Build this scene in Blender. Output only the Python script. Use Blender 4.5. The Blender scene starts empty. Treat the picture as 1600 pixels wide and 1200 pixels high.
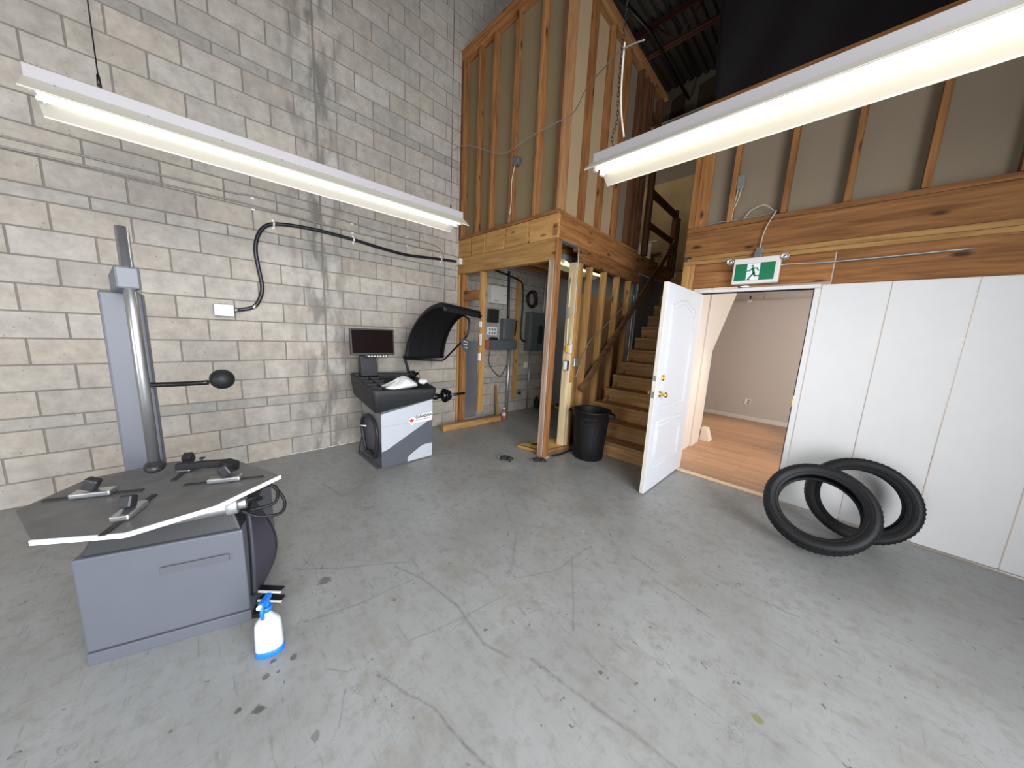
import bpy, bmesh, math, random
from mathutils import Vector, Matrix, noise
random.seed(7)
sc = bpy.context.scene
COL = sc.collection
PI = math.pi

# ------------------------------------------------------------------ camera, world, lights, exposure
F_PX = 497.44
YAW, PITCH, ROLL = .7879, .162, .0484
EYE = Vector((4.2357, 0.0, 1.5167))
def camera():
    cy, sy, cp, sp = math.cos(YAW), math.sin(YAW), math.cos(PITCH), math.sin(PITCH)
    fw = Vector((-sy*cp, cy*cp, -sp)); r = Vector((cy, sy, 0)); u = r.cross(fw)
    c, s = math.cos(ROLL), math.sin(ROLL)
    r2 = c*r + s*u; u2 = -s*r + c*u
    cd = bpy.data.cameras.new('camera'); cd.sensor_width = 36; cd.sensor_fit = 'HORIZONTAL'
    cd.lens = F_PX/1600*36; cd.clip_start = .02; cd.clip_end = 200
    co = bpy.data.objects.new('camera', cd); COL.objects.link(co)
    m = Matrix((r2, u2, -fw)).transposed().to_4x4(); m.translation = EYE
    co.matrix_world = m
    sc.camera = co
camera()
w = bpy.data.worlds.new('daylight'); sc.world = w; w.use_nodes = True
bg = w.node_tree.nodes['Background']; bg.inputs[0].default_value = (.72, .85, 1, 1); bg.inputs[1].default_value = 1.0
sc.view_settings.view_transform = 'Standard'; sc.view_settings.look = 'None'
sc.view_settings.exposure = 0.13; sc.view_settings.gamma = 1.0; sc.view_settings.use_curve_mapping = False

def area(name, loc, rot, sx, sy, power, col):
    l = bpy.data.lights.new(name, 'AREA'); l.shape = 'RECTANGLE'; l.size = sx; l.size_y = sy
    l.energy = power; l.color = col
    o = bpy.data.objects.new(name, l); COL.objects.link(o); o.location = loc; o.rotation_euler = rot
    return o
# daylight entering through the open vehicle door behind the camera
dd = area('daylight_door', (6.50, -.1, 1.95), (0, math.radians(76), 0), 3.7, 3.8, 318, (.93, .96, 1)); dd.data.spread = math.radians(150)   # vehicle door in the right wall
area('rear_fill', (3.6, -3.95, 1.15), (math.radians(90), 0, 0), 1.2, 2.0, 72, (.93, .96, 1))   # unseen fill added behind the camera to brighten the stairs
loft = bpy.data.lights.new('loft_fill', 'POINT'); loft.energy = 20; loft.color = (1, .86, .62); loft.shadow_soft_size = .15  # unseen fill light added to brighten the loft wall
lo_ = bpy.data.objects.new('loft_fill', loft); COL.objects.link(lo_); lo_.location = (1.0, 6.3, 4.9)

# ------------------------------------------------------------------ materials
def new_mat(name):
    m = bpy.data.materials.new(name); m.use_nodes = True
    nt = m.node_tree; return m, nt, nt.nodes['Principled BSDF']
def plain(name, col, rough=.5, metal=0, bump=0, bscale=60, vary=.0, vscale=8, spec=None):
    m, nt, b = new_mat(name); N = nt.nodes; L = nt.links
    b.inputs['Base Color'].default_value = (*col, 1); b.inputs['Roughness'].default_value = rough
    b.inputs['Metallic'].default_value = metal
    if spec is not None: b.inputs['Specular IOR Level'].default_value = spec
    tc = N.new('ShaderNodeTexCoord')
    if vary:
        n = N.new('ShaderNodeTexNoise'); n.inputs['Scale'].default_value = vscale; n.inputs['Detail'].default_value = 5
        L.new(tc.outputs['Object'], n.inputs['Vector'])
        mx = N.new('ShaderNodeMix'); mx.data_type = 'RGBA'
        mx.inputs['A'].default_value = (*[c*(1-vary) for c in col], 1); mx.inputs['B'].default_value = (*[min(1, c*(1+vary)) for c in col], 1)
        L.new(n.outputs['Fac'], mx.inputs['Factor']); L.new(mx.outputs['Result'], b.inputs['Base Color'])
    if bump:
        n = N.new('ShaderNodeTexNoise'); n.inputs['Scale'].default_value = bscale; n.inputs['Detail'].default_value = 3
        L.new(tc.outputs['Object'], n.inputs['Vector'])
        bp = N.new('ShaderNodeBump'); bp.inputs['Strength'].default_value = bump; bp.inputs['Distance'].default_value = .004
        L.new(n.outputs['Fac'], bp.inputs['Height']); L.new(bp.outputs['Normal'], b.inputs['Normal'])
    return m
def wood(name, c1, c2, axis, knots=True, rough=.7, rings=1.0):
    """sawn timber, grain running along `axis` of the object"""
    m, nt, b = new_mat(name); N = nt.nodes; L = nt.links
    tc = N.new('ShaderNodeTexCoord'); oi = N.new('ShaderNodeObjectInfo')
    mp = N.new('ShaderNodeMapping'); s = [9*rings]*3; s[axis] = .7; mp.inputs['Scale'].default_value = s
    L.new(tc.outputs['Object'], mp.inputs['Vector'])
    off = N.new('ShaderNodeVectorMath'); off.operation = 'SCALE'; off.inputs[0].default_value = (13, 7, 5)
    L.new(oi.outputs['Random'], off.inputs['Scale']); L.new(off.outputs[0], mp.inputs['Location'])
    n = N.new('ShaderNodeTexNoise'); n.inputs['Scale'].default_value = 3; n.inputs['Detail'].default_value = 6; n.inputs['Distortion'].default_value = .6
    L.new(mp.outputs[0], n.inputs['Vector'])
    cr = N.new('ShaderNodeValToRGB'); cr.color_ramp.elements[0].position = .32; cr.color_ramp.elements[1].position = .68
    cr.color_ramp.elements[0].color = (*c1, 1); cr.color_ramp.elements[1].color = (*c2, 1)
    L.new(n.outputs['Fac'], cr.inputs[0])
    hs = N.new('ShaderNodeHueSaturation')
    mr = N.new('ShaderNodeMapRange'); mr.inputs['To Min'].default_value = .78; mr.inputs['To Max'].default_value = 1.15
    L.new(oi.outputs['Random'], mr.inputs['Value']); L.new(mr.outputs[0], hs.inputs['Value'])
    last = cr.outputs[0]
    if knots:
        mp2 = N.new('ShaderNodeMapping'); s2 = [7]*3; s2[axis] = 2.6; mp2.inputs['Scale'].default_value = s2
        L.new(tc.outputs['Object'], mp2.inputs['Vector']); L.new(off.outputs[0], mp2.inputs['Location'])
        v = N.new('ShaderNodeTexVoronoi'); v.inputs['Scale'].default_value = 1.0; L.new(mp2.outputs[0], v.inputs['Vector'])
        cr2 = N.new('ShaderNodeValToRGB'); cr2.color_ramp.elements[0].position = .07; cr2.color_ramp.elements[0].color = (1, 1, 1, 1)
        cr2.color_ramp.elements[1].position = .17; cr2.color_ramp.elements[1].color = (0, 0, 0, 1)
        L.new(v.outputs['Distance'], cr2.inputs[0])
        mx = N.new('ShaderNodeMix'); mx.data_type = 'RGBA'; mx.inputs['B'].default_value = (*[c*.32 for c in c1], 1)
        L.new(cr2.outputs[0], mx.inputs['Factor']); L.new(last, mx.inputs['A']); last = mx.outputs['Result']
    L.new(last, hs.inputs['Color']); L.new(hs.outputs[0], b.inputs['Base Color'])
    b.inputs['Roughness'].default_value = rough; b.inputs['Specular IOR Level'].default_value = .25
    bp = N.new('ShaderNodeBump'); bp.inputs['Strength'].default_value = .25; bp.inputs['Distance'].default_value = .004
    L.new(n.outputs['Fac'], bp.inputs['Height']); L.new(bp.outputs[0], b.inputs['Normal'])
    return m
def emit(name, col, strength):
    m, nt, b = new_mat(name)
    b.inputs['Base Color'].default_value = (*col, 1); b.inputs['Emission Color'].default_value = (*col, 1); b.inputs['Emission Strength'].default_value = strength
    return m
RED1, RED2 = (.20, .08, .025), (.40, .18, .062)
YEL1, YEL2 = (.34, .17, .052), (.51, .29, .105)
fir = [wood('fir_%s' % a, RED1, RED2, i) for i, a in enumerate('xyz')]
pine = [wood('pine_%s' % a, YEL1, YEL2, i) for i, a in enumerate('xyz')]
oldw = wood('weathered_z', (.30, .20, .14), (.52, .38, .29), 2)
barew = wood('bare_wood_z', (.52, .38, .20), (.72, .58, .36), 2)
stairw = wood('stair_wood_x', (.32, .165, .06), (.50, .285, .12), 0, knots=False)
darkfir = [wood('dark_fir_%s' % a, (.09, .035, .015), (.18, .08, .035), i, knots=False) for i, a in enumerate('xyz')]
M = dict(
    black_plastic=plain('black_plastic', (.018, .018, .02), .45, bump=.15, bscale=400),
    bin_plastic=plain('bin_plastic', (.009, .009, .0095), .5, bump=.2, bscale=300, spec=.25),
    tray_plastic=plain('tray_plastic', (.02, .02, .022), .55, bump=.3, bscale=500),
    gloss_black=plain('gloss_black', (.006, .005, .006), .12),
    rubber=plain('rubber', (.011, .011, .012), .55, bump=.2, bscale=80, spec=.3),
    black_metal=plain('black_metal', (.012, .012, .013), .32, .3),
    lid_black=plain('hood_plastic', (.009, .009, .010), .5, bump=.1, bscale=300, spec=.2),
    light_grey=plain('powder_coat_light_grey', (.50, .52, .56), .4),
    dark_grey=plain('powder_coat_dark_grey', (.095, .10, .115), .42),
    changer_grey=plain('powder_coat_blue_grey', (.105, .11, .132), .42, vary=.06),
    side_purple=plain('dark_plum_plastic', (.030, .028, .038), .4),
    steel=plain('brushed_steel', (.55, .55, .55), .32, .9, vary=.1, vscale=30),
    plate=plain('worn_steel_plate', (.17, .165, .16), .5, .4, bump=.3, bscale=30, vary=.35, vscale=12),
    zinc=plain('galvanised', (.42, .44, .45), .42, .7, vary=.35, vscale=25),
    edge_white=plain('white_edge', (.75, .77, .8), .4),
    white=plain('white_paint', (.80, .80, .80), .38, vary=.02),
    doorwhite=plain('door_door_white_paint', (.66, .68, .72), .33, vary=.02),
    dooredge=plain('door_edge_paint', (.66, .62, .55), .5, vary=.12, vscale=20),
    casing=plain('casing_white', (.72, .71, .70), .4, vary=.04),
    brass=plain('brass', (.78, .52, .14), .22, 1),
    cream=plain('cream_plastic', (.72, .69, .60), .4),
    signwhite=plain('sign_white', (.76, .73, .68), .4),
    green=plain('sign_green', (.0, .17, .07), .35),
    drywall=plain('drywall_beige', (.46, .33, .19), .85, bump=.1, vary=.08, vscale=3),
    drywall_shaded=plain('drywall_beige_shaded', (.245, .18, .095), .85, bump=.1, vary=.08, vscale=3),  # darker copy of the beige drywall, shade on the front put into the colour
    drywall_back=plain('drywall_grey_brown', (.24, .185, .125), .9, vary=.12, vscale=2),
    drywall_grey=plain('drywall_grey', (.30, .29, .27), .9, bump=.1, vary=.08, vscale=2),
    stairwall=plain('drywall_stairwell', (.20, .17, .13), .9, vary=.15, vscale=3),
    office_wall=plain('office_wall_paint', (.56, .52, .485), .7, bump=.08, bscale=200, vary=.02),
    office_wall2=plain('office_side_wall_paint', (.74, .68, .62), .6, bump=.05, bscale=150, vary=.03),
    trimwhite=plain('trim_white', (.74, .70, .64), .45),
    tarp=plain('black_sheet', (.022, .018, .018), .75, bump=.5, bscale=3, vary=.3, vscale=2),
    deck=plain('roof_deck_metal', (.045, .042, .042), .6, .3, vary=.2),
    joist=plain('red_primer_steel', (.055, .012, .01), .6, .1),
    plywood=wood('plywood_sheet', (.20, .105, .045), (.33, .19, .085), 2, knots=False, rings=.4),
    ceilply=wood('plywood_ceiling', (.10, .06, .03), (.19, .12, .06), 1, knots=False, rings=.4),
    board=wood('yellow_board', (.50, .30, .08), (.66, .44, .15), 0, knots=False, rings=.4),
    sheath=plain('lamp_reflector_white', (.56, .52, .44), .35),
    sheath_out=plain('lamp_housing_grey', (.36, .34, .34), .4),
    panel_grey=plain('panel_grey', (.115, .13, .135), .45, .2, vary=.08),
    panel_white=plain('panel_cream', (.60, .59, .52), .45),
    bag=plain('white_plastic_bag', (.72, .73, .72), .35, bump=.5, bscale=25),
    bottle=plain('translucent_white_plastic', (.56, .60, .66), .35, vary=.09, vscale=35),
    blue=plain('blue_plastic', (.01, .17, .66), .35),
    glove=plain('black_glove', (.022, .022, .022), .85, bump=.9, bscale=120),
    redlabel=plain('red_label', (.38, .10, .08), .5),
    yellow=plain('yellow_plastic', (.75, .50, .05), .4),
    cable=plain('cream_cable', (.50, .44, .34), .5),
    greycable=plain('grey_cable', (.26, .24, .22), .5),
    blackcable=plain('black_conduit', (.012, .012, .016), .35),
    leafred=plain('leaf_red', (.62, .03, .02), .5),
    ink=plain('black_ink', (.02, .02, .02), .6),
    labelwhite=plain('label_white', (.85, .86, .87), .45),
    stained=plain('stained_plywood', (.34, .25, .15), .8, vary=.55, vscale=1.6),
    loftgrey=plain('loft_grey_board', (.19, .16, .145), .85, vary=.12, vscale=2),
    gable=plain('unpainted_gable_board', (.16, .135, .11), .9, vary=.1),
    patch=plain('brown_board', (.055, .035, .02), .9),
    tube_cool=emit('tube_cool_white', (.95, .98, 1), 6.5),
    tube_warm=emit('tube_warm_white', (1, .94, .80), 6.5),
    tube_yellow=emit('tube_yellow', (1, .93, .42), 1.6),
    pot=emit('pot_light_lens', (1, .75, .45), 6),
    screen=plain('screen_glass', (.008, .004, .004), .1),
    bead=plain('corner_bead', (.45, .42, .40), .6),
    greyblock=plain('painted_grey_sheet', (.17, .18, .19), .6, vary=.06),
)

# ---- painted block wall
def block_mats():
    out = []
    m, nt, b = new_mat('concrete_block'); N = nt.nodes; L = nt.links
    tc = N.new('ShaderNodeTexCoord'); at = N.new('ShaderNodeAttribute'); at.attribute_name = 'tone'
    n = N.new('ShaderNodeTexNoise'); n.inputs['Scale'].default_value = 9; n.inputs['Detail'].default_value = 8; n.inputs['Roughness'].default_value = .7
    L.new(tc.outputs['Object'], n.inputs['Vector'])
    cr = N.new('ShaderNodeValToRGB'); e = cr.color_ramp.elements
    e[0].position = .25; e[0].color = (.31, .28, .24, 1); e[1].position = .75; e[1].color = (.50, .46, .40, 1)
    L.new(n.outputs['Fac'], cr.inputs[0])
    # block by block: from grey to beige, light to dark
    mx = N.new('ShaderNodeMix'); mx.data_type = 'RGBA'; mx.blend_type = 'MULTIPLY'; mx.inputs['Factor'].default_value = 1
    L.new(cr.outputs[0], mx.inputs['A']); L.new(at.outputs['Color'], mx.inputs['B'])
    # water stains either side of the control joint
    sx = N.new('ShaderNodeSeparateXYZ'); L.new(tc.outputs['Object'], sx.inputs[0])
    d = N.new('ShaderNodeMath'); d.operation = 'SUBTRACT'; d.inputs[1].default_value = 1.094; L.new(sx.outputs['Y'], d.inputs[0])
    ab = N.new('ShaderNodeMath'); ab.operation = 'ABSOLUTE'; L.new(d.outputs[0], ab.inputs[0])
    near = N.new('ShaderNodeMapRange'); near.inputs['From Min'].default_value = .42; near.inputs['From Max'].default_value = .02
    L.new(ab.outputs[0], near.inputs['Value'])
    mp = N.new('ShaderNodeMapping'); mp.inputs['Scale'].default_value = (1, 5.5, 1.7); L.new(tc.outputs['Object'], mp.inputs['Vector'])
    n2 = N.new('ShaderNodeTexNoise'); n2.inputs['Scale'].default_value = 1.5; n2.inputs['Detail'].default_value = 5; L.new(mp.outputs[0], n2.inputs['Vector'])
    st = N.new('ShaderNodeMapRange'); st.inputs['From Min'].default_value = .45; st.inputs['From Max'].default_value = .6; L.new(n2.outputs['Fac'], st.inputs['Value'])
    mul = N.new('ShaderNodeMath'); mul.operation = 'MULTIPLY'; L.new(near.outputs[0], mul.inputs[0]); L.new(st.outputs[0], mul.inputs[1])
    mul2 = N.new('ShaderNodeMath'); mul2.operation = 'MULTIPLY'; mul2.inputs[1].default_value = .7; L.new(mul.outputs[0], mul2.inputs[0])
    mx2 = N.new('ShaderNodeMix'); mx2.data_type = 'RGBA'; mx2.inputs['B'].default_value = (.10, .095, .085, 1)
    L.new(mul2.outputs[0], mx2.inputs['Factor']); L.new(mx.outputs['Result'], mx2.inputs['A'])
    # broad soft blotches
    n4 = N.new('ShaderNodeTexNoise'); n4.inputs['Scale'].default_value = .9; n4.inputs['Detail'].default_value = 3; L.new(tc.outputs['Object'], n4.inputs['Vector'])
    bl = N.new('ShaderNodeMapRange'); bl.inputs['From Min'].default_value = .35; bl.inputs['From Max'].default_value = .7; bl.inputs['To Min'].default_value = 1.04; bl.inputs['To Max'].default_value = .84
    L.new(n4.outputs['Fac'], bl.inputs['Value'])
    vs = N.new('ShaderNodeVectorMath'); vs.operation = 'SCALE'; L.new(mx2.outputs['Result'], vs.inputs[0]); L.new(bl.outputs[0], vs.inputs['Scale'])
    # pin holes
    v = N.new('ShaderNodeTexVoronoi'); v.inputs['Scale'].default_value = 16; L.new(tc.outputs['Object'], v.inputs['Vector'])
    ph = N.new('ShaderNodeMapRange'); ph.inputs['From Min'].default_value = .04; ph.inputs['From Max'].default_value = .1; ph.inputs['To Min'].default_value = .55; ph.inputs['To Max'].default_value = 1
    L.new(v.outputs['Distance'], ph.inputs['Value'])
    vs2 = N.new('ShaderNodeVectorMath'); vs2.operation = 'SCALE'; L.new(vs.outputs[0], vs2.inputs[0]); L.new(ph.outputs[0], vs2.inputs['Scale'])
    L.new(vs2.outputs[0], b.inputs['Base Color']); b.inputs['Roughness'].default_value = .85; b.inputs['Specular IOR Level'].default_value = .3
    n3 = N.new('ShaderNodeTexNoise'); n3.inputs['Scale'].default_value = 90; n3.inputs['Detail'].default_value = 3; L.new(tc.outputs['Object'], n3.inputs['Vector'])
    bp = N.new('ShaderNodeBump'); bp.inputs['Strength'].default_value = .5; bp.inputs['Distance'].default_value = .003
    L.new(n3.outputs['Fac'], bp.inputs['Height']); L.new(bp.outputs[0], b.inputs['Normal'])
    out.append(m)
    out.append(plain('mortar', (.20, .18, .155), .9, bump=.5, vary=.25, vscale=6))
    return out
BLOCK, MORTAR = block_mats()

# ---- painted concrete floor with scuffs, scratches, oil spots
MARKS = [  # polylines on the floor (metres), width, darkness
 ([(2.45,.79),(2.67,.87),(2.83,.90),(2.96,.92),(3.10,.90),(3.23,.89),(3.36,.93)], .011, .5),
 ([(2.08,.32),(2.24,.51),(2.40,.77),(2.48,.88)], .008, .45),
 ([(2.53,.28),(2.60,.52),(2.63,.83)], .006, .5), ([(2.98,.63),(3.03,.82),(3.09,1.17)], .006, .4),
 ([(3.03,.45),(3.20,.52),(3.31,.57),(3.43,.58),(3.58,.61),(3.75,.68)], .008, .45),
 ([(2.72,1.64),(3.0,1.29)], .016, .3), ([(3.16,1.74),(3.49,1.28)], .009, .35),
 ([(3.42,2.08),(3.62,2.04)], .009, .5), ([(3.63,1.96),(3.78,1.95),(3.96,1.92)], .008, .5),
 ([(3.83,2.28),(3.98,2.28),(4.31,2.31)], .008, .4), ([(3.44,1.01),(3.64,1.04),(3.85,1.08),(4.06,1.11)], .011, .4),
 ([(2.12,1.35),(2.05,1.98)], .007, .35), ([(3.03,1.28),(3.17,1.56),(3.18,1.92)], .007, .35),
 ([(1.0,.75),(1.34,.82)], .014, .4), ([(1.34,.82),(1.22,1.05)], .012, .35), ([(1.68,.86),(1.67,.97)], .008, .5),
 ([(2.0,2.1),(2.6,1.7),(2.9,1.9)], .008, .25), ([(2.86,.30),(2.93,.36)], .006, .4), ([(3.0,.33),(3.12,.27)], .005, .4),
]
SPOTS = [ # x, y, radius, colour, strength
 (2.30,.43,.036,(.10,.10,.095),.8), (2.85,.06,.020,(.06,.06,.055),.8), (3.09,.20,.018,(.10,.10,.09),.6), (4.23,1.52,.022,(.20,.19,.08),.9),
 (3.05,2.05,.012,(.45,.50,.05),.8), (2.16,.9,.03,(.2,.2,.19),.3), (2.66,.13,.011,(.05,.05,.05),.8), (2.72,.10,.014,(.05,.05,.05),.7), (2.73,.14,.009,(.05,.05,.05),.7),
 (2.8,.0,.012,(.05,.05,.05),.7), (3.93,1.40,.016,(.22,.22,.15),.6), (1.82,2.42,.14,(.47,.44,.38),.45), (2.9,2.35,.2,(.17,.155,.13),.4), (3.6,2.3,.12,(.15,.145,.13),.35),
 (1.35,.95,.13,(.16,.16,.155),.35), (3.25,1.25,.07,(.18,.175,.16),.35), (3.3,.98,.09,(.22,.22,.2),.3), (2.7,.2,.016,(.06,.06,.06),.7), (3.35,.33,.008,(.05,.05,.05),.8),
]
def floor_mat():
    m, nt, b = new_mat('painted_concrete'); N = nt.nodes; L = nt.links
    def math_(op, a, bb=None, clamp=False):
        q = N.new('ShaderNodeMath'); q.operation = op; q.use_clamp = clamp
        for i, v in enumerate((a, bb)):
            if v is None: continue
            if isinstance(v, (int, float)): q.inputs[i].default_value = v
            else: L.new(v, q.inputs[i])
        return q.outputs[0]
    tc = N.new('ShaderNodeTexCoord'); P = tc.outputs['Object']
    def nz(scale, det=4, rough=.6, sx=1, sy=1, rot=0):
        mp = N.new('ShaderNodeMapping'); mp.inputs['Scale'].default_value = (sx, sy, 1); mp.inputs['Rotation'].default_value = (0, 0, rot); L.new(P, mp.inputs['Vector'])
        n = N.new('ShaderNodeTexNoise'); n.inputs['Scale'].default_value = scale; n.inputs['Detail'].default_value = det; n.inputs['Roughness'].default_value = rough
        L.new(mp.outputs[0], n.inputs['Vector']); return n
    n1 = nz(1.1, 6, .65); n2 = nz(14, 6, .7)
    cr = N.new('ShaderNodeValToRGB'); e = cr.color_ramp.elements
    e[0].position = .3; e[0].color = (.245, .245, .235, 1); e[1].position = .7; e[1].color = (.335, .34, .335, 1)
    L.new(n1.outputs['Fac'], cr.inputs[0]); col = cr.outputs[0]
    def mixc(fac, c, a):
        mx = N.new('ShaderNodeMix'); mx.data_type = 'RGBA'
        L.new(fac, mx.inputs['Factor']); L.new(a, mx.inputs['A']); mx.inputs['B'].default_value = (*c, 1); return mx.outputs['Result']
    def rng(v, a, bb, t0=0, t1=1):
        r = N.new('ShaderNodeMapRange'); r.inputs['From Min'].default_value = a; r.inputs['From Max'].default_value = bb; r.inputs['To Min'].default_value = t0; r.inputs['To Max'].default_value = t1
        L.new(v, r.inputs['Value']); return r.outputs[0]
    col = mixc(rng(n2.outputs['Fac'], .50, .70, 0, .5), (.17, .16, .14), col)
    col = mixc(rng(nz(3.1, 7, .75).outputs['Fac'], .52, .68, 0, .5), (.20, .18, .145), col)
    # short directional scuffing
    col = mixc(rng(nz(5, 5, .7, 1, 9, .5).outputs['Fac'], .58, .70, 0, .5), (.13, .125, .115), col)
    col = mixc(rng(nz(6, 5, .7, 10, 1, .9).outputs['Fac'], .60, .72, 0, .45), (.14, .135, .125), col)
    # ring-like cracks in the paint
    v = N.new('ShaderNodeTexVoronoi'); v.feature = 'DISTANCE_TO_EDGE'; v.inputs['Scale'].default_value = 5
    dis = N.new('ShaderNodeVectorMath'); dis.operation = 'ADD'; L.new(P, dis.inputs[0])
    ns = nz(7, 4); sc_ = N.new('ShaderNodeVectorMath'); sc_.operation = 'SCALE'; sc_.inputs['Scale'].default_value = .25; L.new(ns.outputs['Color'], sc_.inputs[0]); L.new(sc_.outputs[0], dis.inputs[1])
    L.new(dis.outputs[0], v.inputs['Vector'])
    edge = rng(v.outputs['Distance'], .012, .0); gate = rng(nz(1.7, 3).outputs['Fac'], .53, .62)
    col = mixc(math_('MULTIPLY', math_('MULTIPLY', edge, gate), .6), (.15, .15, .14), col)
    # specks
    v2 = N.new('ShaderNodeTexVoronoi'); v2.inputs['Scale'].default_value = 11; L.new(dis.outputs[0], v2.inputs['Vector'])
    col = mixc(rng(v2.outputs['Distance'], .11, .06, 0, .75), (.07, .07, .065), col)
    # drawn-out scratches
    g = bpy.data.node_groups.new('segment', 'ShaderNodeTree'); gi = g.nodes.new('NodeGroupInput'); go = g.nodes.new('NodeGroupOutput')
    for nm in 'PAB': g.interface.new_socket(nm, in_out='INPUT', socket_type='NodeSocketVector')
    g.interface.new_socket('W', in_out='INPUT', socket_type='NodeSocketFloat'); g.interface.new_socket('Mask', in_out='OUTPUT', socket_type='NodeSocketFloat')
    def vm(op, a, bb=None):
        q = g.nodes.new('ShaderNodeVectorMath'); q.operation = op; g.links.new(a, q.inputs[0])
        if bb is not None: g.links.new(bb, q.inputs[1])
        return q
    pa = vm('SUBTRACT', gi.outputs['P'], gi.outputs['A']).outputs[0]; ba = vm('SUBTRACT', gi.outputs['B'], gi.outputs['A']).outputs[0]
    d1 = vm('DOT_PRODUCT', pa, ba).outputs['Value']; d2 = vm('DOT_PRODUCT', ba, ba).outputs['Value']
    h = g.nodes.new('ShaderNodeMath'); h.operation = 'DIVIDE'; h.use_clamp = True; g.links.new(d1, h.inputs[0]); g.links.new(d2, h.inputs[1])
    sb = g.nodes.new('ShaderNodeVectorMath'); sb.operation = 'SCALE'; g.links.new(ba, sb.inputs[0]); g.links.new(h.outputs[0], sb.inputs['Scale'])
    df = vm('SUBTRACT', pa, sb.outputs[0]).outputs[0]; ln = vm('LENGTH', df).outputs['Value']
    mr = g.nodes.new('ShaderNodeMapRange'); g.links.new(ln, mr.inputs['Value']); g.links.new(gi.outputs['W'], mr.inputs['From Min']); mr.inputs['From Max'].default_value = 0
    g.links.new(mr.outputs[0], go.inputs['Mask'])
    flat = N.new('ShaderNodeVectorMath'); flat.operation = 'MULTIPLY'; flat.inputs[1].default_value = (1, 1, 0); L.new(P, flat.inputs[0])
    wob = nz(9, 2); wsc = N.new('ShaderNodeVectorMath'); wsc.operation = 'SCALE'; wsc.inputs['Scale'].default_value = .02; L.new(wob.outputs['Color'], wsc.inputs[0])
    PP0 = N.new('ShaderNodeVectorMath'); PP0.operation = 'ADD'; L.new(flat.outputs[0], PP0.inputs[0]); L.new(wsc.outputs[0], PP0.inputs[1])
    PPm = N.new('ShaderNodeVectorMath'); PPm.operation = 'MULTIPLY'; PPm.inputs[1].default_value = (1, 1, 0); L.new(PP0.outputs[0], PPm.inputs[0])
    PP = PPm.outputs[0]
    tot = None
    for pts, wd, dk in MARKS:
        for a, bb in zip(pts, pts[1:]):
            q = N.new('ShaderNodeGroup'); q.node_tree = g; L.new(PP, q.inputs['P'])
            q.inputs['A'].default_value = (a[0]+.01, a[1]+.01, 0); q.inputs['B'].default_value = (bb[0]+.01, bb[1]+.01, 0); q.inputs['W'].default_value = wd*1.1
            s = math_('MULTIPLY', q.outputs[0], dk)
            tot = s if tot is None else math_('MAXIMUM', tot, s)
    brk = rng(nz(38, 3).outputs['Fac'], .35, .6, .45, 1)
    col = mixc(math_('MULTIPLY', tot, brk), (.06, .06, .055), col)
    sn = rng(nz(40, 4).outputs['Fac'], .3, .7, .6, 1.5)
    for x, y, r, c, s in SPOTS:
        dn = N.new('ShaderNodeVectorMath'); dn.operation = 'DISTANCE'; L.new(flat.outputs[0], dn.inputs[0]); dn.inputs[1].default_value = (x, y, 0)
        dd = math_('MULTIPLY', dn.outputs['Value'], sn)
        col = mixc(rng(dd, r*1.05, r*(.75 if r < .05 else .1), 0, s), c, col)
    L.new(col, b.inputs['Base Color'])
    rr = rng(n1.outputs['Fac'], .3, .7, .30, .44); L.new(rr, b.inputs['Roughness'])
    b.inputs['Specular IOR Level'].default_value = .5
    bp = N.new('ShaderNodeBump'); bp.inputs['Strength'].default_value = .22; bp.inputs['Distance'].default_value = .004
    L.new(nz(22, 5, .7).outputs['Fac'], bp.inputs['Height']); L.new(bp.outputs[0], b.inputs['Normal'])
    return m
FLOOR = floor_mat()
def laminate():
    m, nt, b = new_mat('laminate_planks'); N = nt.nodes; L = nt.links
    tc = N.new('ShaderNodeTexCoord')
    br = N.new('ShaderNodeTexBrick'); br.inputs['Scale'].default_value = 1; br.inputs['Brick Width'].default_value = .9; br.inputs['Row Height'].default_value = .075
    br.inputs['Mortar Size'].default_value = .0015; br.inputs['Color1'].default_value = (.33, .20, .13, 1); br.inputs['Color2'].default_value = (.41, .26, .17, 1); br.inputs['Mortar'].default_value = (.14, .08, .05, 1)
    L.new(tc.outputs['Object'], br.inputs['Vector'])
    mp = N.new('ShaderNodeMapping'); mp.inputs['Scale'].default_value = (1.5, 22, 1); L.new(tc.outputs['Object'], mp.inputs['Vector'])
    n = N.new('ShaderNodeTexNoise'); n.inputs['Scale'].default_value = 3; n.inputs['Detail'].default_value = 5; L.new(mp.outputs[0], n.inputs['Vector'])
    mx = N.new('ShaderNodeMix'); mx.data_type = 'RGBA'; mx.blend_type = 'OVERLAY'; mx.inputs['Factor'].default_value = .35
    L.new(br.outputs['Color'], mx.inputs['A']); L.new(n.outputs['Fac'], mx.inputs['B']); L.new(mx.outputs['Result'], b.inputs['Base Color'])
    b.inputs['Roughness'].default_value = .42
    return m
LAM = laminate()

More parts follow.
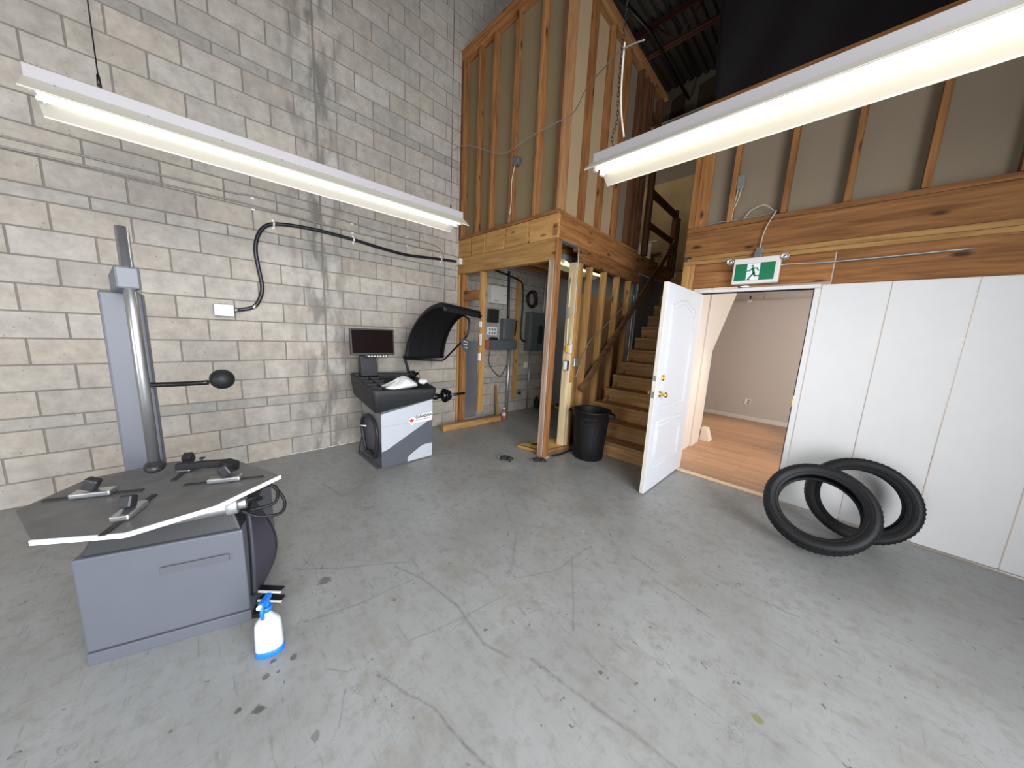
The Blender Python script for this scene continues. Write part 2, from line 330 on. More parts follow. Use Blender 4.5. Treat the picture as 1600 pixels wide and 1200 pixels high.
# ------------------------------------------------------------------ mesh building
class MB:
    def __init__(s): s.v = []; s.f = []; s.mi = []; s.sm = []
    def add(s, vs, fs, mi=0, smooth=False):
        o = len(s.v); s.v += [tuple(v) for v in vs]; s.f += [tuple(o+i for i in f) for f in fs]; s.mi += [mi]*len(fs); s.sm += [smooth]*len(fs); return s
    def box(s, x0, x1, y0, y1, z0, z1, mi=0, mat=None):
        vs = [Vector(p) for p in ((x0,y0,z0),(x1,y0,z0),(x1,y1,z0),(x0,y1,z0),(x0,y0,z1),(x1,y0,z1),(x1,y1,z1),(x0,y1,z1))]
        if mat: vs = [mat @ v for v in vs]
        return s.add(vs, [(3,2,1,0),(4,5,6,7),(0,1,5,4),(1,2,6,5),(2,3,7,6),(3,0,4,7)], mi)
    def bar(s, a, b, w, h, up=(0,0,1), mi=0):
        a, b = Vector(a), Vector(b); d = (b-a).normalized(); u = Vector(up); x = d.cross(u).normalized(); u = x.cross(d).normalized()
        vs = [p + x*sx*w/2 + u*sz*h/2 for p in (a, b) for sx, sz in ((-1,-1),(1,-1),(1,1),(-1,1))]
        return s.add(vs, [(0,1,2,3),(7,6,5,4),(0,4,5,1),(1,5,6,2),(2,6,7,3),(3,7,4,0)], mi)
    def cyl(s, a, b, r0, r1=None, n=20, mi=0, caps=True, smooth=True):
        if r1 is None: r1 = r0
        a, b = Vector(a), Vector(b); d = (b-a).normalized(); t = Vector((1,0,0)) if abs(d.x) < .8 else Vector((0,1,0))
        x = d.cross(t).normalized(); y = d.cross(x)
        vs = [p + (x*math.cos(2*PI*i/n) + y*math.sin(2*PI*i/n))*r for p, r in ((a, r0), (b, r1)) for i in range(n)]
        s.add(vs, [(i, (i+1) % n, n+(i+1) % n, n+i) for i in range(n)], mi, smooth)
        if caps: s.add(vs, [tuple(range(n-1, -1, -1)), tuple(range(n, 2*n))], mi)
        return s
    def tube(s, pts, r, n=10, mi=0, caps=True, sub=0):
        pts = [Vector(p) for p in pts]
        if sub: pts = spline(pts, sub)
        k = len(pts); T = [(pts[min(i+1, k-1)]-pts[max(i-1, 0)]).normalized() for i in range(k)]
        t = Vector((0,0,1)) if abs(T[0].z) < .9 else Vector((1,0,0)); x = T[0].cross(t).normalized(); vs = []
        for i in range(k):
            x = (x - T[i]*x.dot(T[i])).normalized(); y = T[i].cross(x); rr = r(i/(k-1)) if callable(r) else r
            vs += [pts[i] + (x*math.cos(2*PI*j/n)+y*math.sin(2*PI*j/n))*rr for j in range(n)]
        fs = [(i*n+j, i*n+(j+1) % n, (i+1)*n+(j+1) % n, (i+1)*n+j) for i in range(k-1) for j in range(n)]
        s.add(vs, fs, mi, True)
        if caps: s.add(vs, [tuple(range(n-1, -1, -1)), tuple((k-1)*n+j for j in range(n))], mi)
        return s
    def lathe(s, prof, n=32, mi=0, mat=None, smooth=True):
        vs = [Vector((r*math.cos(2*PI*i/n), r*math.sin(2*PI*i/n), z)) for r, z in prof for i in range(n)]
        if mat: vs = [mat @ v for v in vs]
        k = len(prof)
        return s.add(vs, [(a*n+i, a*n+(i+1) % n, (a+1)*n+(i+1) % n, (a+1)*n+i) for a in range(k-1) for i in range(n)], mi, smooth)
    def prism(s, poly, axis, a, b, mi=0, mat=None):
        """poly in the two other axes (in order x,y,z without `axis`), extruded a..b along axis"""
        def P(p, t):
            q = list(p); q.insert(axis, t); return Vector(q)
        n = len(poly); vs = [P(p, a) for p in poly] + [P(p, b) for p in poly]
        if mat: vs = [mat @ v for v in vs]
        return s.add(vs, [tuple(range(n)), tuple(range(2*n-1, n-1, -1))] + [(i, n+i, n+(i+1) % n, (i+1) % n) for i in range(n)], mi)
    def loft(s, rings, mi=0, caps=True, smooth=True):
        n = len(rings[0]); vs = [v for r in rings for v in r]
        s.add(vs, [(a*n+i, a*n+(i+1) % n, (a+1)*n+(i+1) % n, (a+1)*n+i) for a in range(len(rings)-1) for i in range(n)], mi, smooth)
        if caps: s.add(vs, [tuple(range(n-1, -1, -1)), tuple((len(rings)-1)*n+j for j in range(n))], mi)
        return s
    def grid(s, fn, nu, nv, mi=0, smooth=True):
        vs = [fn(i/nu, j/nv) for i in range(nu+1) for j in range(nv+1)]
        return s.add(vs, [(i*(nv+1)+j, (i+1)*(nv+1)+j, (i+1)*(nv+1)+j+1, i*(nv+1)+j+1) for i in range(nu) for j in range(nv)], mi, smooth)
    def sphere(s, c, r, n=16, mi=0, sc_=(1,1,1)):
        c = Vector(c); rings = []
        for a in range(1, n//2):
            t = PI*a/(n//2); rings.append([c+Vector((math.sin(t)*math.cos(2*PI*i/n)*r*sc_[0], math.sin(t)*math.sin(2*PI*i/n)*r*sc_[1], math.cos(t)*r*sc_[2])) for i in range(n)])
        return s.loft(rings, mi)
    def build(s, name, mats, parent=None, bevel=0, seg=2, solid=0, sub=0, origin=True):
        me = bpy.data.meshes.new(name)
        off = Vector((0,0,0))
        if origin and s.v:
            xs = [v[0] for v in s.v]; ys = [v[1] for v in s.v]; zs = [v[2] for v in s.v]
            off = Vector(((min(xs)+max(xs))/2, (min(ys)+max(ys))/2, min(zs)))
        me.from_pydata([tuple(Vector(v)-off) for v in s.v], [], s.f)
        for m in (mats if isinstance(mats, (list, tuple)) else [mats]): me.materials.append(m)
        for p, mi, sm in zip(me.polygons, s.mi, s.sm): p.material_index = mi; p.use_smooth = sm
        me.update()
        bm = bmesh.new(); bm.from_mesh(me)
        bmesh.ops.remove_doubles(bm, verts=bm.verts, dist=1e-5)
        bmesh.ops.recalc_face_normals(bm, faces=bm.faces); bm.to_mesh(me); bm.free()
        o = bpy.data.objects.new(name, me); COL.objects.link(o)
        if parent:
            o.parent = parent
            # parts are written in world (or frame) coordinates, stored relative to their parent
            base = parent.get('_base')
            o.location = off - (Vector(base) if base is not None else Vector((0,0,0)))
        else: o.location = off
        o['_base'] = tuple(off)
        if solid: md = o.modifiers.new('solid', 'SOLIDIFY'); md.thickness = solid; md.offset = 0
        if bevel: md = o.modifiers.new('bevel', 'BEVEL'); md.width = bevel; md.segments = seg; md.limit_method = 'ANGLE'; md.angle_limit = math.radians(40)
        if sub: md = o.modifiers.new('sub', 'SUBSURF'); md.levels = sub; md.render_levels = sub
        return o
def spline(pts, sub):
    out = []; n = len(pts)
    for i in range(n-1):
        p0, p1, p2, p3 = pts[max(i-1,0)], pts[i], pts[i+1], pts[min(i+2,n-1)]
        for k in range(sub):
            t = k/sub
            out.append(.5*((2*p1)+(p2-p0)*t+(2*p0-5*p1+4*p2-p3)*t*t+(3*p1-p0-3*p2+p3)*t**3))
    out.append(pts[-1]); return out
def thing(name, base, label=None, cat=None, group=None, kind=None, rz=0):
    """Empty at the base of a thing; its parts are given in world coordinates (before rotation rz about the base)"""
    o = bpy.data.objects.new(name, None); COL.objects.link(o); o.location = base; o.rotation_euler = (0, 0, rz)
    o.empty_display_size = .1; o['_base'] = tuple(base)
    return tag(o, label, cat, group, kind)
def tag(o, label=None, cat=None, group=None, kind=None):
    if label: o['label'] = label
    if cat: o['category'] = cat
    if group: o['group'] = group
    if kind: o['kind'] = kind
    return o
def box(name, mat, parent, x, y, z, bevel=.003, **k):
    return MB().box(x[0], x[1], y[0], y[1], z[0], z[1]).build(name, mat, parent, bevel=bevel, seg=1, **k)
def text_mesh(s, size, bold=.0):
    cu = bpy.data.curves.new('t', 'FONT'); cu.body = s; cu.size = size; cu.extrude = .01; cu.offset = size*bold; cu.space_character = 1.06; cu.resolution_u = 3
    o = bpy.data.objects.new('t', cu); COL.objects.link(o); dg = bpy.context.evaluated_depsgraph_get()
    me = bpy.data.meshes.new_from_object(o.evaluated_get(dg)); bpy.data.objects.remove(o); return me

# ------------------------------------------------------------------ floor, block wall, shell
tag(MB().box(-.2, 7.0, -4.0, 8.2, -.12, 0).build('floor', FLOOR, origin=False), kind='structure')

def block_wall():
    bounds = [0, .197, .397, .597, .697]
    z = .697
    while z < 2.25: z += .2; bounds.append(round(z, 3))
    bounds.append(2.397); z = 2.397
    while z < 3.75: z += .2; bounds.append(round(z, 3))
    bounds.append(3.897); z = 3.897
    while z < 7.0: z += .2; bounds.append(round(z, 3))
    cj = 1.094; par = {}
    bm = bmesh.new(); lay = bm.loops.layers.float_color.new('tone')
    j = .005; d = .0045
    R = random.Random(3)
    def face(vs, col, mi):
        f = bm.faces.new([bm.verts.new(v) for v in vs]); f.material_index = mi
        for lp in f.loops: lp[lay] = col
    for k in range(len(bounds)-1):
        z0, z1 = bounds[k], bounds[k+1]
        B = (k % 2 == 0)    # even courses: full block at the control joint
        if k == 0: B = True
        edges = [cj]
        y = cj + (.4 if B else .2)
        while y < 8.0: edges.append(y); y += .4
        edges.append(8.0)
        left = []
        y = cj - (.4 if B else .2)
        while y > -4.0: left.append(y); y -= .4
        left.append(-4.0)
        edges = sorted(set(left+edges))
        thin = abs((z1-z0)-.1) < .02
        for a, b in zip(edges, edges[1:]):
            t = R.uniform(.90, 1.07); wv = R.uniform(-1, 1)
            if thin: t *= .93 if z0 < 1 else .88
            if thin and 2 < z0 < 3: t *= 1.2
            cut = abs(b-a) < .25 and abs((a+b)/2-cj) < .2
            if cut and R.random() < .6: col = (t*1.0, t*1.03, t*1.06, 1)
            elif thin: col = (t*.97, t*.99, t*1.02, 1)
            else: col = (t*(1.02+.02*wv), t, t*(1-.03*wv), 1)
            jj = j if abs(a-cj) > .01 else .009
            ya, yb, za, zb = a+jj, b-(j if abs(b-cj) > .01 else .009), z0+j, z1-j
            if yb-ya < .01: continue
            c = .002
            P = [(-d, ya, za), (-d, yb, za), (-d, yb, zb), (-d, ya, zb)]
            Q = [(0, ya+c, za+c), (0, yb-c, za+c), (0, yb-c, zb-c), (0, ya+c, zb-c)]
            face(Q, col, 0)
            for i in range(4): face([P[i], P[(i+1) % 4], Q[(i+1) % 4], Q[i]], col, 0)
    face([(-d, -4, 0), (-d, 8.2, 0), (-d, 8.2, 7.05), (-d, -4, 7.05)], (1, 1, 1, 1), 1)
    for vs in ([(-.2, -4, 0), (-.2, -4, 7.05), (-.2, 8.2, 7.05), (-.2, 8.2, 0)],): face(vs, (1, 1, 1, 1), 1)
    bmesh.ops.recalc_face_normals(bm, faces=bm.faces)
    for f in bm.faces:
        if f.calc_center_median().x > -.01 and f.normal.x < -.5: f.normal_flip()
    me = bpy.data.meshes.new('wall_left'); bm.to_mesh(me); bm.free(); me.materials.append(BLOCK); me.materials.append(MORTAR)
    o = bpy.data.objects.new('wall_left', me); COL.objects.link(o); tag(o, kind='structure')
block_wall()
# loose whitish mortar line where the wall meets the floor
mb = MB(); R = random.Random(5); pts = []
for i in range(60):
    y = .25+i*.026; pts.append((.004+R.uniform(0, .006), y, .002+R.uniform(0, .004)))
mb.tube(pts, lambda t: .003+.003*abs(math.sin(37*t)), n=6)
tag(mb.build('trim_1', plain('mortar_crumbs', (.62, .58, .52), .9)), kind='structure')

# far, right and rear walls, and the ceiling
tag(MB().box(-.2, 7.0, 8.0, 8.2, 2.6, 7.05).build('wall_far', M['gable']), kind='structure')
tag(MB().box(6.6, 6.8, 1.9, 8.2, 0, 7.05).box(6.6, 6.8, -4.0, -2.1, 0, 7.05).box(6.6, 6.8, -2.1, 1.9, 4.0, 7.05).build('wall_right', plain('right_wall_paint', (.34, .32, .29), .8, vary=.05)), kind='structure')
mb = MB().box(-.2, 2.95, -4.2, -4.0, 0, 7.05).box(4.25, 6.8, -4.2, -4.0, 0, 7.05).box(2.95, 4.25, -4.2, -4.0, 2.2, 7.05)  # opening in the rear wall added to go with the fill light
tag(mb.build('wall_rear', plain('rear_wall_paint', (.34, .32, .29), .8, vary=.05)), kind='structure')
ceil = thing('ceiling', (3.3, 2, 7.0), kind='structure')
# corrugated deck, ribs running away along the block wall
prof = []
x = -.2
while x < 7.0:
    prof += [(x, 7.0), (x+.06, 7.0), (x+.085, 7.045), (x+.125, 7.045)]; x += .15
mb = MB(); vs = [(px, -4.0, pz) for px, pz in prof] + [(px, 8.2, pz) for px, pz in prof]; n = len(prof)
mb.add(vs, [(i, i+1, n+i+1, n+i) for i in range(n-1)])
mb.build('roof_deck', M['deck'], ceil, solid=.004)
def joist(y):
    mb = MB()
    for z in (6.96, 6.50):
        for dy in (-.03, .03): mb.box(-.0, 6.6, y+dy-.022, y+dy+.022, z-.018, z+.018)
    xx = .3; k = 0
    while xx < 6.3:
        mb.tube([(xx, y, 6.5 if k % 2 else 6.95), (xx+.42, y, 6.95 if k % 2 else 6.5)], .013, n=8); xx += .42; k += 1
    mb.build('roof_joist', M['joist'], ceil)
for y in (-2.6, -1.1, .4, 1.9, 3.3, 4.75, 6.2): joist(y)
mb = MB(); mb.tube([(1.0, 3.3, 6.45), (1.35, 5.6, 6.42), (1.22, 7.9, 6.6)], .028, n=10); mb.build('roof_pipe', M['black_metal'], ceil)
# brown patches on the gable boards
for (x0, x1, z0, z1) in ((.80, 1.12, 6.32, 6.86), (1.36, 1.70, 6.42, 6.90)):
    pass
gb = thing('wall_gable_boards', (1.2, 7.98, 6.1), kind='structure')
MB().prism([(.80, 6.0), (1.12, 6.0), (1.10, 6.84), (.84, 6.76)], 1, 7.975, 7.998).build('brown_board_patch', M['patch'], gb)
MB().prism([(1.38, 6.0), (1.70, 6.0), (1.69, 6.88), (1.37, 6.82)], 1, 7.975, 7.998).build('brown_board_patch', M['patch'], gb)
# black sheet hung under the roof above the office
def sheet(u, v):
    x = 2.33+.24*(1-v) + u*(6.55-2.33-.24*(1-v)); z = 3.6 + v*3.38
    return Vector((x, 5.5+.05*math.sin(3*x+1.2*z)+.03*math.sin(7*(x-.5*z)), z))
tag(MB().grid(sheet, 50, 24).build('hanging_sheet', M['tarp'], solid=.006), 'large black sheet hanging from the dark roof above the framed office wall', 'sheet')

# ------------------------------------------------------------------ mezzanine: front framing (y = 2.93)
Y0 = 2.93
fr = thing('wall_mezzanine_front', (.95, Y0, 0), kind='structure')
for a, b, m_ in ((0.005, .04, darkfir[2]), (.045, .083, fir[2]), (.375, .413, fir[2]), (.675, .713, fir[2]), (1.065, 1.103, fir[2]), (1.48, 1.518, fir[2]), (1.80, 1.838, darkfir[2])):
    box('stud', m_, fr, (a, b), (Y0, Y0+.089), (2.87, 5.17))
box('corner_stud', wood('corner_fir_z', (.30, .14, .055), (.48, .25, .11), 2), fr, (1.840, 1.880), (Y0-.004, Y0+.125), (2.87, 5.17))
box('top_plate', fir[0], fr, (.005, 1.885), (Y0-.003, Y0+.089), (5.17, 5.235))
box('top_plate', fir[0], fr, (.005, 1.885), (Y0-.006, Y0+.089), (5.237, 5.30))
box('bottom_plate', fir[0], fr, (.005, 1.885), (Y0-.004, Y0+.089), (2.832, 2.87))
box('drywall_panel', M['drywall_shaded'], fr, (.005, 1.80), (Y0+.089, Y0+.102), (2.832, 5.30), bevel=0)
box('beam', pine[0], fr, (.005, 1.885), (Y0, Y0+.038), (2.34, 2.575))
box('beam', pine[0], fr, (.005, 1.80), (Y0+.042, Y0+.080), (2.34, 2.575))
xs = [.008, .29, .326, .608, .644, 1.008, 1.044, 1.425, 1.461, 1.882]
for i in range(0, 10, 2): box('rim_block', pine[0], fr, (xs[i], xs[i+1]), (Y0+.006, Y0+.044), (2.578, 2.830))
for x in (.308, .626, 1.026, 1.443): box('floor_joist', pine[1] if x > .5 else fir[1], fr, (x-.016, x+.016), (Y0+.012, 5.35), (2.578, 2.830))
box('blocking', fir[0], fr, (1.830, 1.884), (Y0-.004, Y0+.005), (2.60, 2.72), bevel=0)
# ground floor framing beside the block wall
box('stud', pine[2], fr, (.005, .043), (Y0, Y0+.089), (0.0, 2.338))
box('stud', fir[2], fr, (.095, .145), (Y0, Y0+.089), (0.0, 2.338))
box('stud', pine[2], fr, (.535, .580), (Y0+.01, Y0+.10), (.30, 2.338))
box('cross_block', fir[0], fr, (.147, .533), (Y0+.01, Y0+.048), (1.95, 2.09))
# corner post (three-ply)
post = thing('corner_post', (1.87, 2.96, 0), 'weathered three-ply timber post holding up the corner of the mezzanine', 'post')
box('ply', oldw, post, (1.808, 1.846), (2.905, 2.995), (.012, 2.338)); box('ply', oldw, post, (1.848, 1.886), (2.90, 2.99), (.012, 2.338)); box('ply', fir[2], post, (1.888, 1.906), (2.915, 3.005), (.012, 2.56))
box('base_block', wood('pinkish_block', (.50, .28, .18), (.62, .38, .25), 0), post, (1.825, 1.925), (2.895, 3.015), (0, .012))

# ------------------------------------------------------------------ mezzanine: side framing, turned 2.3 degrees; u = distance along it
RZ = math.atan(.04)
sd = thing('wall_mezzanine_side', (1.88, Y0, 0), kind='structure', rz=RZ)
def sbox(name, mat, x, u, z, **k):     # x: offset towards the room, u: along
    return box(name, mat, sd, (1.88+x[0], 1.88+x[1]), (Y0+u[0], Y0+u[1]), z, **k)
def U(y): return (y-Y0)/math.cos(RZ)
zt = 5.17
sbox('stud', fir[2], (-.089, 0), (.095, .135), (2.87, zt))
for ye in (3.46, 3.87, 4.31, 4.72, 4.90, 5.02, 5.10): sbox('stud', fir[2] if ye < 4.5 else darkfir[2], (-.089, 0), (U(ye)-.042, U(ye)), (2.87, zt))
sbox('end_post', darkfir[2], (-.089, 0), (U(5.40), U(5.44)), (2.87, zt)); sbox('end_post', darkfir[2], (-.089, 0), (U(5.44)+.002, U(5.48)), (2.87, zt))
sbox('top_plate', wood('plate_fir_y', (.26, .12, .045), (.42, .22, .09), 1), (-.089, 0), (.135, U(5.50)), (5.17, 5.235)); sbox('top_plate', fir[1], (-.089, .004), (.10, U(5.62)), (5.237, 5.295))
sbox('bottom_plate', fir[1], (-.089, .003), (.095, U(5.10)), (2.832, 2.87))
sbox('rim_board', fir[1], (-.038, 0), (.045, U(6.80)), (2.576, 2.830))
sbox('header_plate', fir[1], (-.089, -.004), (U(3.40), U(5.20)), (2.53, 2.574)); sbox('header_plate', fir[1], (-.089, 0), (U(3.50), U(5.30)), (2.484, 2.528)); sbox('header_plate', fir[1], (-.089, 0), (U(3.50), U(5.30)), (2.40, 2.482))
sbox('drywall_panel', M['drywall'], (-.102, -.0895), (.14, U(4.35)), (2.87, zt), bevel=0)
sbox('drywall_panel', M['drywall_back'], (-.102, -.0895), (U(4.36), U(5.10)), (2.87, zt), bevel=0)
sbox('door_header', darkfir[1], (-.089, 0), (U(5.102), U(5.395)), (4.82, 4.86))
sbox('infill_panel', M['drywall_back'], (-.102, -.0895), (U(5.10), U(5.40)), (4.86, 5.17), bevel=0)
# ground floor studs and the jamb of the doorway
sbox('jamb_stud', barew, (-.125, -.02), (U(3.40), U(3.44)), (0, 2.398)); sbox('jamb_stud', barew, (-.10, 0), (U(3.442), U(3.48)), (0, .9)); sbox('jamb_stud', pine[2], (-.10, 0), (U(3.442), U(3.48)), (.9, 2.398))
sbox('stud', pine[2], (-.089, 0), (U(3.49), U(3.53)), (0, 2.398))
for ye in (3.77, 4.165, 4.57, 4.98): sbox('stud', pine[2], (-.089, 0), (U(ye)-.042, U(ye)), (0, 2.398))
sbox('plywood_panel', M['plywood'], (-.104, -.0895), (U(3.53), U(5.15)), (0, 2.06), bevel=0)
sbox('drywall_panel', M['stairwall'], (-.10, -.06), (U(5.36), U(6.80)), (0, 2.575), bevel=0)
sbox('corner_bead', M['bead'], (-.06, -.045), (U(5.35), U(5.375)), (0, 2.575), bevel=0)
sbox('corner_bead', M['bead'], (-.10, -.085), (U(5.20), U(5.215)), (1.1, 2.3), bevel=0)
sbox('opening_trim', M['zinc'], (-.07, 0), (.10, U(3.38)), (2.562, 2.574), bevel=0)
# mezzanine floor, rear wall of the ground-floor room
tag(MB().box(.005, 1.76, Y0+.11, 7.55, 2.832, 2.851).box(1.76, 2.86, 6.76, 7.55, 2.80, 2.851).build('floor_mezzanine', M['ceilply']), kind='structure')
tag(MB().box(.005, 1.66, 5.36, 5.40, 0, 2.83).build('wall_storeroom_rear', M['drywall_grey']), kind='structure')
tag(MB().box(.002, .012, 3.05, 3.36, .05, 1.34).build('wall_grey_sheet', M['greyblock']), kind='structure')

# loft behind the guard rail
lf = thing('wall_loft_rear', (1.4, 7.6, 2.85), kind='structure')
box('partition_panel', M['loftgrey'], lf, (.2, 2.87), (7.60, 7.64), (4.9, 6.12), bevel=0); box('partition_panel', M['stained'], lf, (.2, 2.87), (7.60, 7.64), (2.852, 4.9), bevel=0)
box('cap_rail', M['bead'], lf, (.2, 2.87), (7.58, 7.66), (6.12, 6.14))

# ------------------------------------------------------------------ staircase
st = thing('staircase', (2.37, 3.67, 0), 'straight flight of open timber stairs rising beside the black bin to the mezzanine', 'stairs')
RI, RU, SY = .19, .22, 3.67
stairz = stairw
for k in range(1, 16):
    y = SY+(k-1)*RU; x0 = 1.905 - .04*(y-Y0)*.6 if k > 3 else 1.892-.02*k
    box('riser', stairw, st, (x0, 2.86), (y, y+.02), ((k-1)*RI, k*RI-.039))
    if k < 15: box('tread', stairw, st, (x0, 2.86), (y-.018, y+RU), (k*RI-.038, k*RI))
for x in (1.93, 2.82):
    pf = [(SY+.02, 0), (SY+.3, 0), (SY+14*RU+.1, 14*RI-.25), (SY+14*RU+.1, 14*RI)]
    MB().prism(pf + [(SY+14*RU, 14*RI-.04)] + [(SY+.02, .15)], 0, x-.02, x+.02).build('stringer', stairw, st)
# handrail board nailed on the studs
hr = thing('handrail', (1.88, Y0, 0), 'sloping timber handrail board nailed across the studs beside the stairs', 'handrail', rz=RZ)
def slope(name, x, y0, z0, y1, z1, w, h, m_):
    s = thing
    mb = MB().bar((1.88+x, Y0+U(y0), z0), (1.88+x, Y0+U(y1), z1), w, h); return mb.build(name, m_, hr, bevel=.003)
rail_m = wood('rail_wood', (.17, .085, .035), (.30, .165, .075), 1, knots=False)
slope('rail_board', .021, 3.68, .78, 6.66, 3.34, .038, .10, rail_m)
# guard rail at the top of the stairs
g = thing('guard_rail', (1.88, Y0, 2.85), 'dark timber guard rail with two rails at the head of the stairs', 'railing', rz=RZ)
def gb_(name, x, u, z, **k): return box(name, darkfir[2 if name == 'post' else 1], g, (1.88+x[0], 1.88+x[1]), (Y0+U(u[0]), Y0+U(u[1])), z, **k)
gb_('post', (-.089, 0), (6.70, 6.79), (2.851, 3.95)); gb_('top_rail', (-.06, -.02), (5.485, 6.70), (3.80, 3.92)); gb_('middle_rail', (-.06, -.02), (5.485, 6.70), (3.33, 3.42)); gb_('post', (.002, .042), (6.72, 6.80), (2.3, 3.80))
# wall between the stairs and the office (office face shows through the door)
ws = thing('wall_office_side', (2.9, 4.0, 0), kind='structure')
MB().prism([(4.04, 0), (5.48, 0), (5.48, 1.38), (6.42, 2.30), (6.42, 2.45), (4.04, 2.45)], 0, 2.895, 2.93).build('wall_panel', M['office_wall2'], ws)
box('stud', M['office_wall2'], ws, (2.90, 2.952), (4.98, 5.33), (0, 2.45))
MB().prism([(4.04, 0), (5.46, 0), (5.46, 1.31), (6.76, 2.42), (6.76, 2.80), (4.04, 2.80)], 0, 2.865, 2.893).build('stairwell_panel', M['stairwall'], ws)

# ------------------------------------------------------------------ office wall with the doorway (y = 3.95)
D = 3.95
ow = thing('wall_office_front', (4.0, D, 0), kind='structure')
XR = 6.6
for a, b in ((2.885, 2.930), (3.243, 3.287), (3.670, 3.714), (4.08, 4.124), (4.49, 4.534), (4.90, 4.944), (5.31, 5.354), (5.72, 5.764), (6.13, 6.174)): box('stud', fir[2], ow, (a, b), (D, D+.089), (2.72, 3.865))
box('stud', fir[2], ow, (2.932, 3.045), (D+.045, D+.087), (2.72, 3.865))
box('top_plate', fir[0], ow, (2.880, XR), (D-.006, D+.089), (3.867, 3.925)); box('top_plate', fir[0], ow, (2.935, XR), (D+.05, D+.089), (3.79, 3.865))
box('bottom_plate', fir[0], ow, (2.885, XR), (D-.005, D+.089), (2.672, 2.715))
box('rim_board', fir[0], ow, (2.888, XR), (D, D+.038), (2.42, 2.670))
box('header_plate', pine[0], ow, (2.96, XR), (D-.002, D+.089), (2.375, 2.418)); box('header_plate', pine[0], ow, (2.888, XR), (D, D+.089), (2.335, 2.373))
box('header', fir[0], ow, (3.01, 4.10), (D+.012, D+.05), (2.085, 2.325)); box('header', fir[0], ow, (4.11, XR), (D+.012, D+.05), (2.06, 2.325))
box('trimmer', pine[2], ow, (2.888, 2.966), (D+.002, D+.089), (0, 2.333)); box('trimmer', pine[2], ow, (2.968, 3.008), (D, D+.089), (0, 2.333))
box('drywall_panel', M['drywall_back'], ow, (2.89, XR), (D+.0895, D+.102), (2.42, 3.925), bevel=0)
# door frame, casing and white boards right of the door
box('door_frame', M['casing'], ow, (3.075, 4.045), (D-.004, D+.11), (2.030, 2.062)); box('door_frame', M['casing'], ow, (3.010, 3.108), (D+.0, D+.11), (0, 2.028))
box('door_frame', M['casing'], ow, (4.012, 4.05), (D-.004, D+.11), (0, 2.028)); box('door_gasket', M['rubber'], ow, (4.004, 4.012), (D+.03, D+.05), (0, 2.020), bevel=0); box('door_gasket', M['rubber'], ow, (3.11, 4.01), (D+.03, D+.05), (2.018, 2.030), bevel=0)
box('strike_plate', M['brass'], ow, (4.0085, 4.013), (D+.0, D+.026), (.95, 1.05), bevel=0)
xx = 4.056
while xx < XR-.05:
    box('wall_board', M['casing'], ow, (xx, min(XR, xx+.40)), (D+.0, D+.014), (.012, 2.055)); xx += .404
box('threshold', wood('threshold_wood', (.60, .42, .27), (.74, .56, .38), 0, knots=False), ow, (3.11, 4.012), (D-.02, D+.035), (0, .018))

# door leaf
dr = thing('door_1', (3.112, 3.965, 0), 'white two-panel door standing open into the garage', kind='structure')
dx0, dx1 = 3.070, 3.110
mb = MB(); mb.box(dx0, dx1, 3.0, 3.965, .012, 2.020); lo = mb.build('door_slab', [M['doorwhite'], M['dooredge']], dr, bevel=.002, seg=1)
for p in lo.data.polygons:
    if p.normal.y < -.9: p.material_index = 1
def mould(pts, r=.006):
    pts = pts + [pts[0], pts[1]]; MB().tube(pts, r, n=8, caps=False).build('panel_moulding', M['doorwhite'], dr)
def arch(a, b, z0, z1, ins):
    P = [(dx1+.001, a+ins, z0+ins)]; P.append((dx1+.001, b-ins, z0+ins))
    N_ = 16
    for i in range(N_+1):
        t = i/N_; y = (b-ins)+(a-b+2*ins)*t
        s = max(0, 1-abs(2*t-1)*1.18); P.append((dx1+.001, y, z1-ins+.06*math.sin(s*PI/2)**1.6))
    return P
mould(arch(3.145, 3.83, .835, 1.845, 0)); mould(arch(3.145, 3.83, .835, 1.845, .042), .004)
def rect(a, b, z0, z1, i): return [(dx1+.001, a+i, z0+i), (dx1+.001, b-i, z0+i), (dx1+.001, b-i, z1-i), (dx1+.001, a+i, z1-i)]
mould(rect(3.125, 3.82, .235, .715, 0)); mould(rect(3.125, 3.82, .235, .715, .045), .004)
RX = Matrix.Rotation(PI/2, 4, 'Y')
def knob(y, z, side, n_='door_handle'):
    x = dx1 if side > 0 else dx0; s = side
    mb = MB(); T = Matrix.Translation((x, y, z)) @ Matrix.Rotation(s*PI/2, 4, 'Y')
    mb.lathe([(0, 0), (.032, 0), (.032, .004), (.024, .010), (.012, .014), (.011, .034), (.020, .042), (.027, .052), (.026, .062), (.018, .070), (0, .071)], 24, mat=T)
    mb.build(n_, M['brass'], dr)
knob(3.105, 1.0, 1); knob(3.105, 1.0, -1)
mb = MB(); T = Matrix.Translation((dx1, 3.13, 1.155)) @ RX; mb.lathe([(0, 0), (.029, 0), (.029, .008), (.024, .016), (0, .017)], 24, mat=T); mb.box(dx1+.016, dx1+.024, 3.126, 3.134, 1.143, 1.167); mb.build('deadbolt', M['brass'], dr)
box('latch_plate', M['steel'], dr, (3.078, 3.102), (2.997, 3.001), (.97, 1.03), bevel=0); box('latch_plate', M['steel'], dr, (3.078, 3.102), (2.997, 3.001), (1.13, 1.18), bevel=0)

